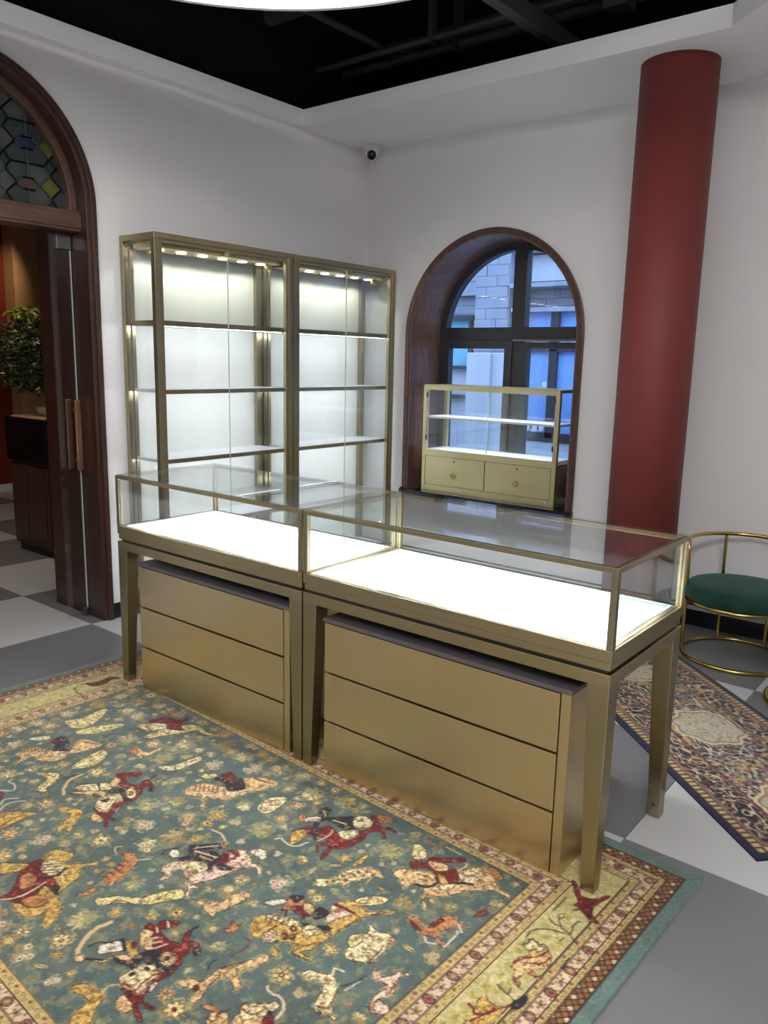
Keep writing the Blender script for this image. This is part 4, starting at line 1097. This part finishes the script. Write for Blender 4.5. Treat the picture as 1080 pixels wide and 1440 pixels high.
def rug_mesh(name, img, px, xs_, ys_, thick, lift=None):
    """grid mesh with one colour per vertex taken from img; local +x right, -y down the drawing"""
    nx, ny = len(xs_), len(ys_)
    def pick(arr, n, lim):
        return np.clip(np.rint(arr/px).astype(int), 0, lim-1)
    k = 1; blur = img.copy()
    blur[:, 1:] += img[:, :-1]; blur[:, 0] += img[:, 0]; blur /= 2; b2 = blur.copy(); b2[1:] += blur[:-1]; b2[0] += blur[0]; b2 /= 2
    ci = pick(xs_*1000, nx, img.shape[1]); cj = pick(ys_*1000, ny, img.shape[0])
    c = srgb2lin(b2[np.ix_(cj, ci)])
    X, Y = np.meshgrid(xs_, -ys_); Z = np.full_like(X, thick)
    if lift is not None: Z = Z+lift(X, Y)
    # skirt: an outer ring at floor level
    def pad(A, v=None):
        return np.pad(A, 1, mode='edge')
    X, Y = pad(X), pad(Y); Z = np.pad(Z, 1, mode='edge')
    for A in (Z,): A[0, :] = A[-1, :] = 0; A[:, 0] = A[:, -1] = 0
    c = np.pad(c, ((1, 1), (1, 1), (0, 0)), mode='edge'); ny += 2; nx += 2
    co = np.stack([X, Y, Z], -1).reshape(-1, 3)
    idx = np.arange(nx*ny).reshape(ny, nx)
    q = np.stack([idx[1:, :-1], idx[1:, 1:], idx[:-1, 1:], idx[:-1, :-1]], -1).reshape(-1, 4)
    me = bpy.data.meshes.new(name); me.vertices.add(len(co)); me.vertices.foreach_set('co', co.astype(np.float32).ravel())
    me.loops.add(q.size); me.loops.foreach_set('vertex_index', q.astype(np.int32).ravel())
    me.polygons.add(len(q)); me.polygons.foreach_set('loop_start', np.arange(0, q.size, 4, dtype=np.int32))
    me.update(calc_edges=True)
    at = me.color_attributes.new('knots', 'FLOAT_COLOR', 'POINT')
    at.data.foreach_set('color', np.concatenate([c, np.ones(c.shape[:2]+(1,))], -1).astype(np.float32).ravel())
    me.polygons.foreach_set('use_smooth', np.ones(len(q), bool)); me.update(); return me
t = NT('silk_pile'); a = t.n('ShaderNodeVertexColor'); a.layer_name = 'knots'; v = t.coord()
f = t.noise(v, 420, 2, .7)
mx = t.n('ShaderNodeMixRGB', blend_type='MULTIPLY'); mx.inputs[0].default_value = .55
t.l(a.outputs[0], mx.inputs[1]); t.l(t.ramp(f, [(.3, (.55, .55, .55, 1)), (.7, (1.25, 1.25, 1.25, 1))]), mx.inputs[2])
t.pbsdf(mx.outputs[0], .7, 0, .25); t.b.inputs['Sheen Weight'].default_value = .25; t.b.inputs['Sheen Roughness'].default_value = .4
t.bump(f, .5, .003); M['pile'] = t.m

def hunting_rug():
    RW, RH = 2748, 1862; wv = Weave(RW, RH, 1.7); im = wv.im; X, Y = wv.X, wv.Y; rng = np.random.default_rng(3)
    FX0, FX1, FY0, FY1 = 385, 2390, 367, 1495            # field edges
    n1, n2, n3 = wv.noise(160, 1), wv.noise(30, 2), wv.noise(5, 3)
    teal = rgb(86, 100, 95); k = (.86+.2*n1+.12*n2+.14*(n3-.5))[..., None]
    im[:] = teal*k+np.array([.03, .015, -.01])*(n2[..., None]-.5)
    # mottled undergrowth of the field
    m = wv.noise(24, 5)*.6+wv.noise(9, 6)*.4; und = np.clip((m-.57)*9, 0, 1)[..., None]*.42
    im[:] = im*(1-und)+rgb(178, 160, 106)*und*(.85+.3*n3[..., None])
    figs = []
    for ln in FIGS.strip().split('\n'):
        hd, pts = ln.split(':'); pts = np.array([float(q) for q in pts.split(',')]).reshape(-1, 2); w0 = int(hd[1:]); figs.append((hd[0], w0, curve(pts, w0 == 0, .8, rng)))
    # where the figures stand
    wv.occ[:] = False
    save = im.copy()
    for c, w_, P in figs:
        if w_ == 0: wv.fill(P, PAL[c])
        else: wv.stroke(P, 8, PAL[c])
    occ = wv.occ.copy(); im[:] = save
    for ax in (0, 1):
        for d in (-6, 6): occ |= np.roll(wv.occ, d, ax)
    def free(x, y, r):
        b = wv._box(x-r, y-r, x+r, y+r)
        return b is not None and not occ[b].any()
    def take(x, y, r):
        b = wv._box(x-r, y-r, x+r, y+r); occ[b] = True
    def halo(x, y, r, col):
        for _ in range(5): wv.ell(x+rng.normal(0, r*.35), y+rng.normal(0, r*.35), r*.6, r*.4, rng.random()*3.1, col*(.8+.3*rng.random()), .15)
    hn = wv.noise(7, 41)
    def glow(x, y, r, col):
        b = wv._box(x-r, y-r, x+r, y+r); d = np.hypot(X[b]-x, Y[b]-y)/r; m = np.clip((1.05-d+(hn[b]-.5)*1.2)*2.2, 0, .75)[..., None]; im[b] = im[b]*(1-m)+col*m*(.86+.3*n3[b][..., None])
    def rosette(x, y, r):
        glow(x, y, r*1.35, PAL[rng.choice(list('YGT'))]*.86)
        kk = rng.integers(7, 12)
        for i in range(kk):
            a = 6.283*i/kk+rng.normal(0, .15); q = r*rng.uniform(1.1, 1.7); wv.ell(x+math.cos(a)*q*.6, y+math.sin(a)*q*.6, q*.45, r*.10, a, PAL[rng.choice(list('YGTO'))]*.9)
        col = PAL[rng.choice(list('YYGCCTT'))]; n = rng.integers(5, 8); a0 = rng.random()*6.3
        for i in range(n): a = a0+6.283*i/n; wv.ell(x+math.cos(a)*r*.62, y+math.sin(a)*r*.62, r*.46, r*.33, a, PAL['B']*1.1)
        for i in range(n): a = a0+6.283*i/n; wv.ell(x+math.cos(a)*r*.60, y+math.sin(a)*r*.60, r*.38, r*.25, a, col*(.85+.25*rng.random()))
        wv.ell(x, y, r*.34, r*.30, 0, PAL[rng.choice(list('ROGGB'))]); wv.ell(x, y, r*.15, r*.13, 0, PAL[rng.choice(list('YBC'))])
    def spray(x, y, r):
        glow(x, y, r*1.1, PAL[rng.choice(list('YGY'))]*.8)
        a0 = rng.random()*6.3; col = PAL[rng.choice(list('YYCG'))]*(.75+.25*rng.random()); n = rng.integers(7, 13)
        for i in range(n):
            a = a0+(i/n-.5)*rng.uniform(2, 4.5); d = r*rng.uniform(.3, .9); wv.ell(x+math.cos(a)*d, y+math.sin(a)*d, r*.32, r*.11, a+rng.normal(0, .3), col*(.8+.4*rng.random()))
        if rng.random() < .5: wv.stroke([(x, y), (x+math.cos(a0)*r*.8, y+math.sin(a0)*r*.8)], 2, PAL['B'])
    def cluster(x, y, r):
        glow(x, y, r*.95, PAL[rng.choice(list('CTY'))]*.84)
        c1 = PAL[rng.choice(list('PTCC'))]
        for i in range(rng.integers(4, 8)):
            a = rng.random()*6.3; d = r*rng.random()*.75; px_, py_ = x+math.cos(a)*d, y+math.sin(a)*d
            for j in range(5): wv.ell(px_+math.cos(j*1.257)*r*.16, py_+math.sin(j*1.257)*r*.16, r*.13, r*.13, 0, c1*(.85+.2*rng.random()))
            wv.ell(px_, py_, r*.09, r*.09, 0, PAL[rng.choice(list('RB'))])
    def leafpair(x, y, r):
        a = rng.random()*6.3; col = PAL[rng.choice(list('GTY'))]
        wv.ell(x, y, r, r*.32, a, col*.5); wv.ell(x, y, r*.85, r*.22, a, col); wv.stroke([(x-math.cos(a)*r*.7, y-math.sin(a)*r*.7), (x+math.cos(a)*r*.7, y+math.sin(a)*r*.7)], 2, PAL[rng.choice(list('RB'))])
    for r, tries in ((36, 700), (26, 1300), (18, 2200), (11, 2500)):
        for _ in range(tries):
            x, y = rng.uniform(FX0+r, FX1-r), rng.uniform(FY0+r, FY1-r)
            if not free(x, y, r*.92): continue
            q = rng.random(); take(x, y, r*.95)
            if r > 30: (spray if q < .45 else cluster)(x, y, r)
            elif q < .42: rosette(x, y, r*.9)
            elif q < .68: spray(x, y, r)
            elif q < .86: leafpair(x, y, r*.85)
            else: cluster(x, y, r*.9)
    # ---- borders
    WL, WR, WT, WB = FX0, RW-FX1, FY0, RH-FY1
    sl, sr, st_, sb = (FX0-X)/WL, (X-FX1)/WR, (FY0-Y)/WT, (Y-FY1)/WB
    s4 = np.stack([sl, sr, st_, sb]); side = s4.argmax(0); sm = s4.max(0); inb = sm > 0
    along = np.where(side < 2, Y, X); per = np.where(side == 0, 385., np.where(side == 1, 358., 367.))
    gold, cream, pink, lat = rgb(198, 172, 112), rgb(208, 192, 138), rgb(214, 190, 156), rgb(112, 72, 46)
    B_ = [0, .084, .178, .253, .57, .64, .735, .785, .893, 1.01]
    cols = [gold, pink, gold, cream, gold, pink, gold, lat, rgb(104, 126, 118)]
    nz = (.9+.2*n3+.1*(n2-.5))[..., None]
    for a, b, c in zip(B_, B_[1:], cols):
        m = inb & (sm >= a) & (sm < b); im[m] = (c*nz)[m]
    mm = inb & (sm >= .253) & (sm < .57)
    fol = wv.noise(14, 21)*.5+wv.noise(6, 22)*.5; f2 = np.clip((np.abs(fol-.5)-.10)*14, 0, 1)[..., None]*.55
    im[mm] = (im*(1-f2)+rgb(168, 156, 84)*f2)[mm]
    # small rings along the guards, diamonds of the outer lattice
    for a, b in ((0, .084), (.178, .253), (.57, .64), (.735, .785)):
        c = (a+b)/2; step = 17.
        la = (along+np.where(c > .1, 4, 0)) % step-step/2; row = (np.floor(along/step) % 2-.5)*.018
        d = np.hypot(la, (sm-c-row)*per); m = inb & (sm > a) & (sm < b)
        im[m & (d < 5.2)] = rgb(96, 62, 40); im[m & (d < 3.2)] = rgb(226, 206, 150)
        fl_ = m & (d < 2.6) & ((np.floor(along/step) % 4) == 0); im[fl_] = rgb(150, 50, 40)
    m = inb & (sm > .785) & (sm < .893); per_l = .108/2*per
    p1 = (along+(sm-.785)*per*1.15) % 24; p2 = (along-(sm-.785)*per*1.15) % 24
    ln = (np.minimum(p1, 24-p1) < 2.6) | (np.minimum(p2, 24-p2) < 2.6)
    cell = (np.floor((along+(sm-.785)*per*1.15)/24)*2+np.floor((along-(sm-.785)*per*1.15)/24)) % 5
    for k_, c in ((0, rgb(216, 190, 150)), (1, rgb(150, 112, 66)), (2, rgb(128, 92, 56)), (3, rgb(158, 96, 62)), (4, rgb(140, 106, 62))): im[m & (cell == k_)] = (c*nz)[m & (cell == k_)]
    im[m & ln] = rgb(60, 36, 28)
    # flower bands
    def pos(sd, u, s_):
        if sd == 0: return FX0-s_*WL, u
        if sd == 1: return FX1+s_*WR, u
        if sd == 2: return u, FY0-s_*WT
        return u, FY1+s_*WB
    for sc, r in ((.131, 13), (.688, 13)):
        for sd in range(4):
            lo, hi = (FY0-sc*WT, FY1+sc*WB) if sd < 2 else (FX0-sc*WL, FX1+sc*WR)
            n = max(int((hi-lo)/46), 1); rr = r
            for i in range(n+1):
                u = lo+(hi-lo)*i/n; x, y = pos(sd, u, sc)
                if i % 2 == 0:
                    wv.ell(x, y, rr*1.25, rr*1.1, 0, rgb(72, 36, 34))
                    for j in range(6): wv.ell(x+math.cos(j*1.047)*rr*.72, y+math.sin(j*1.047)*rr*.62, rr*.36, rr*.32, 0, rgb(150, 110, 88))
                    wv.ell(x, y, rr*.45, rr*.4, 0, rgb(196, 150, 110) if i % 4 else rgb(128, 40, 36))
                else:
                    for j in range(5):
                        a = j*1.257+i; wv.ell(x+math.cos(a)*rr*.6, y+math.sin(a)*rr*.6, rr*.55, rr*.24, a, rgb(98, 60, 46)); wv.ell(x+math.cos(a)*rr*.6, y+math.sin(a)*rr*.6, rr*.36, rr*.11, a, rgb(214, 176, 120))
                for sg in (-1, 1):
                    x2, y2 = pos(sd, u+sg*19, sc+(.03 if (i+sg) % 2 else -.03)); wv.ell(x2, y2, rr*.32, rr*.2, i+sg, rgb(120, 50, 44))
    # leafy trees of the main border
    for sd in range(4):
        lo, hi = (FY0, FY1) if sd < 2 else (FX0, FX1)
        for u in np.arange(lo-60, hi+60, 34):
            for _ in range(3):
                x, y = pos(sd, u+rng.uniform(-14, 14), rng.uniform(.29, .54)); a = rng.random()*6.3
                for j in range(4): wv.ell(x+math.cos(a+j*.6)*9, y+math.sin(a+j*.6)*9, 9, 2.6, a+j*.6, rgb(172, 158, 86)*(.85+.35*rng.random()))
    for b in (.002, .084, .178, .253, .57, .64, .735, .785, .893):
        im[inb & (np.abs(sm-b)*per < 1.9)] = rgb(58, 38, 30)
    # ---- the figures: outline, body, brush flecks
    fine, mid = wv.noise(4.2, 31), wv.noise(11, 32)
    for c, w_, P in figs:
        if w_: wv.stroke(P, max(w_*1.15, 3), PAL[c]); continue
        lo, hi = P.min(0)-12, P.max(0)+12; k_ = wv._box(lo[0], lo[1], hi[0], hi[1])
        if k_ is None: continue
        keep = im[k_].copy(); h = fine[k_]*.6+mid[k_]*.4
        if c in 'TPGYCO' and len(P) > 36:                 # pale fringe of loose pile round the animals
            wv.stroke(P, 13, PAL['Y']*.88, True); fr_ = h < .52; im[k_] = np.where(fr_[..., None], keep, im[k_]*.6+keep*.4)
        keep = im[k_].copy()
        wv.stroke(P, 5, rgb(62, 38, 30) if c not in 'NK' else PAL['N'], True)
        gap = (mid[k_] > .66) & (c in 'TPGYCO'); im[k_] = np.where(gap[..., None], keep, im[k_])
        wv.fill(P, PAL[c], .12)
        kk, msk = wv.polymask(P)
        if kk is None: continue
        f_, m_ = fine[kk]*.6+mid[kk]*.4, mid[kk]
        if c in 'TPGYCOW':
            hatch = (np.sin((X[kk]*.8+Y[kk]*.6+30*m_)*.55) > .72) & (f_ > .45)
            sh = np.where((f_ > .64)[..., None], PAL['O']*.62+PAL['B']*.25, im[kk]); sh = np.where((f_ < .36)[..., None], np.clip(im[kk]*1.14, 0, 1), sh)
            sh = np.where(hatch[..., None], im[kk]*.66, sh); im[kk] = np.where(msk[..., None], sh, im[kk])
        elif c == 'R':
            sh = np.where((f_ > .70)[..., None], rgb(176, 104, 80), im[kk]); sh = np.where((f_ < .33)[..., None], im[kk]*.6, sh); im[kk] = np.where(msk[..., None], sh, im[kk])
        elif c == 'N':
            sh = np.where((f_ > .68)[..., None], rgb(150, 132, 96), im[kk]); im[kk] = np.where(msk[..., None], sh, im[kk])
    # worn, uneven knots
    im *= (.93+.14*rng.random((wv.H, wv.W)))[..., None]
    xs_ = np.concatenate([np.arange(0, RW/1000, .0035), [RW/1000]])
    ys_ = np.concatenate([np.arange(0, 1.60, .0036), np.arange(1.61, RH/1000, .03), [RH/1000]])
    def lift(Xm, Ym):
        e = np.clip((Xm-2.675)/.07, 0, 1); q = np.clip((Ym+.10)/.10, 0, 1)
        return .004*e*e*(.5+.5*np.sin(Ym*14))+.012*e*e*q*q
    return rug_mesh('hunting_rug', im, wv.px, xs_, ys_, .008, lift)
rg = obj('hunting_rug', hunting_rug(), M['pile'], loc=(3.297-2.748*math.cos(math.radians(2.5)), -2.345+2.748*math.sin(math.radians(2.5)), .0003))
rg.rotation_euler = (0, 0, math.radians(-2.5))
tag(rg, 'large teal rug woven with riders, horses and animals inside a cream floral border', 'rug')

def runner_rug():
    L_, T_ = 1700, 662; wv = Weave(L_, T_, 2.); im = wv.im; X, Y = wv.X, wv.Y     # x along the runner from its near end, y across
    n3 = wv.noise(6, 3)
    def scroll(f, seed, th):
        wx, wy = (wv.noise(70, seed)-.5)*120, (wv.noise(70, seed+1)-.5)*120
        a = np.sin((X+wx)/f)+np.sin((Y+wy)/f*1.1)+np.sin((X+Y+wx-wy)/f*.8); return np.abs(a) < th
    navy, cream_, rose, tan = rgb(28, 26, 40), rgb(214, 200, 172), rgb(150, 84, 80), rgb(196, 164, 104)
    im[:] = navy
    a, b, c, d = scroll(13, 1, .42), scroll(9, 5, .36), scroll(20, 9, .28), scroll(7, 13, .30)
    im[d] = rgb(150, 132, 120); im[b] = rgb(176, 160, 140); im[c] = rose; im[a] = cream_
    g = wv.noise(40, 30) > .74; im[g & (n3 > .45)] = tan
    g2 = (wv.noise(22, 31) > .8); im[g2 & (n3 > .5)] = rgb(120, 140, 140)
    # medallions down the middle
    for cx, cy in ((845, 352), (1480, 331), (230, 331)):
        u, v_ = np.abs(X-cx)/150, np.abs(Y-cy)/140; q = np.maximum(np.maximum(u, v_), (u+v_)*.72)+.05*np.sin(np.arctan2(Y-cy, X-cx)*8)
        m = q < 1; im[m] = cream_*.96; s2 = scroll(8, 17, .30) & (q < .86); im[s2] = rgb(128, 112, 96); s3 = scroll(15, 19, .2) & (q < .86); im[s3] = rgb(150, 170, 160)
        im[np.abs(q-.90) < .025] = rgb(140, 104, 84); im[np.abs(q-1.0) < .03] = rgb(226, 208, 160)
    e = np.minimum(np.minimum(Y, T_-Y), np.minimum(X, L_-X)); al = np.where((np.minimum(Y, T_-Y) < np.minimum(X, L_-X)), X, Y)
    # inner border with scrolls
    m = (e > 74) & (e < 176); im[m] = navy; s1 = scroll(11, 23, .42) & m; im[s1] = cream_; s1 = scroll(17, 27, .30) & m; im[s1] = tan
    s1 = scroll(8, 29, .26) & m; im[s1] = rgb(156, 110, 104)
    for lo, hi, col in ((176, 182, rose), (182, 186, navy), (62, 74, rose*.8), (66, 70, cream_), (182, 190, rgb(90, 40, 50))):
        im[(e > lo) & (e < hi)] = col
    m = (e > 26) & (e < 62); im[m] = rgb(64, 40, 38); bar = ((al % 26) > 9) & (e > 30) & (e < 58); im[bar] = rgb(206, 182, 128); bar = ((al % 26) > 4.5) & ((al % 26) < 7) & m; im[bar] = rgb(150, 90, 80)
    im[e <= 26] = rgb(30, 28, 62)
    im *= (.86+.26*np.random.default_rng(5).random((wv.H, wv.W)))[..., None]
    return rug_mesh('runner_rug', im, 2., np.arange(0, L_+1, 4.5)/1000, np.arange(0, T_+1, 4.5)/1000, .006)
# near end corner at (3.392,-2.143); the runner leads away under the counters' back
r2 = obj('runner_rug', runner_rug(), M['pile'])
r2.matrix_world = Matrix(((-.746, -.666, 0, 3.392), (.666, -.746, 0, -2.143), (0, 0, 1, .0003), (0, 0, 0, 1)))
tag(r2, 'narrow navy edged runner with dense cream scrollwork lying diagonally behind the counter', 'rug')
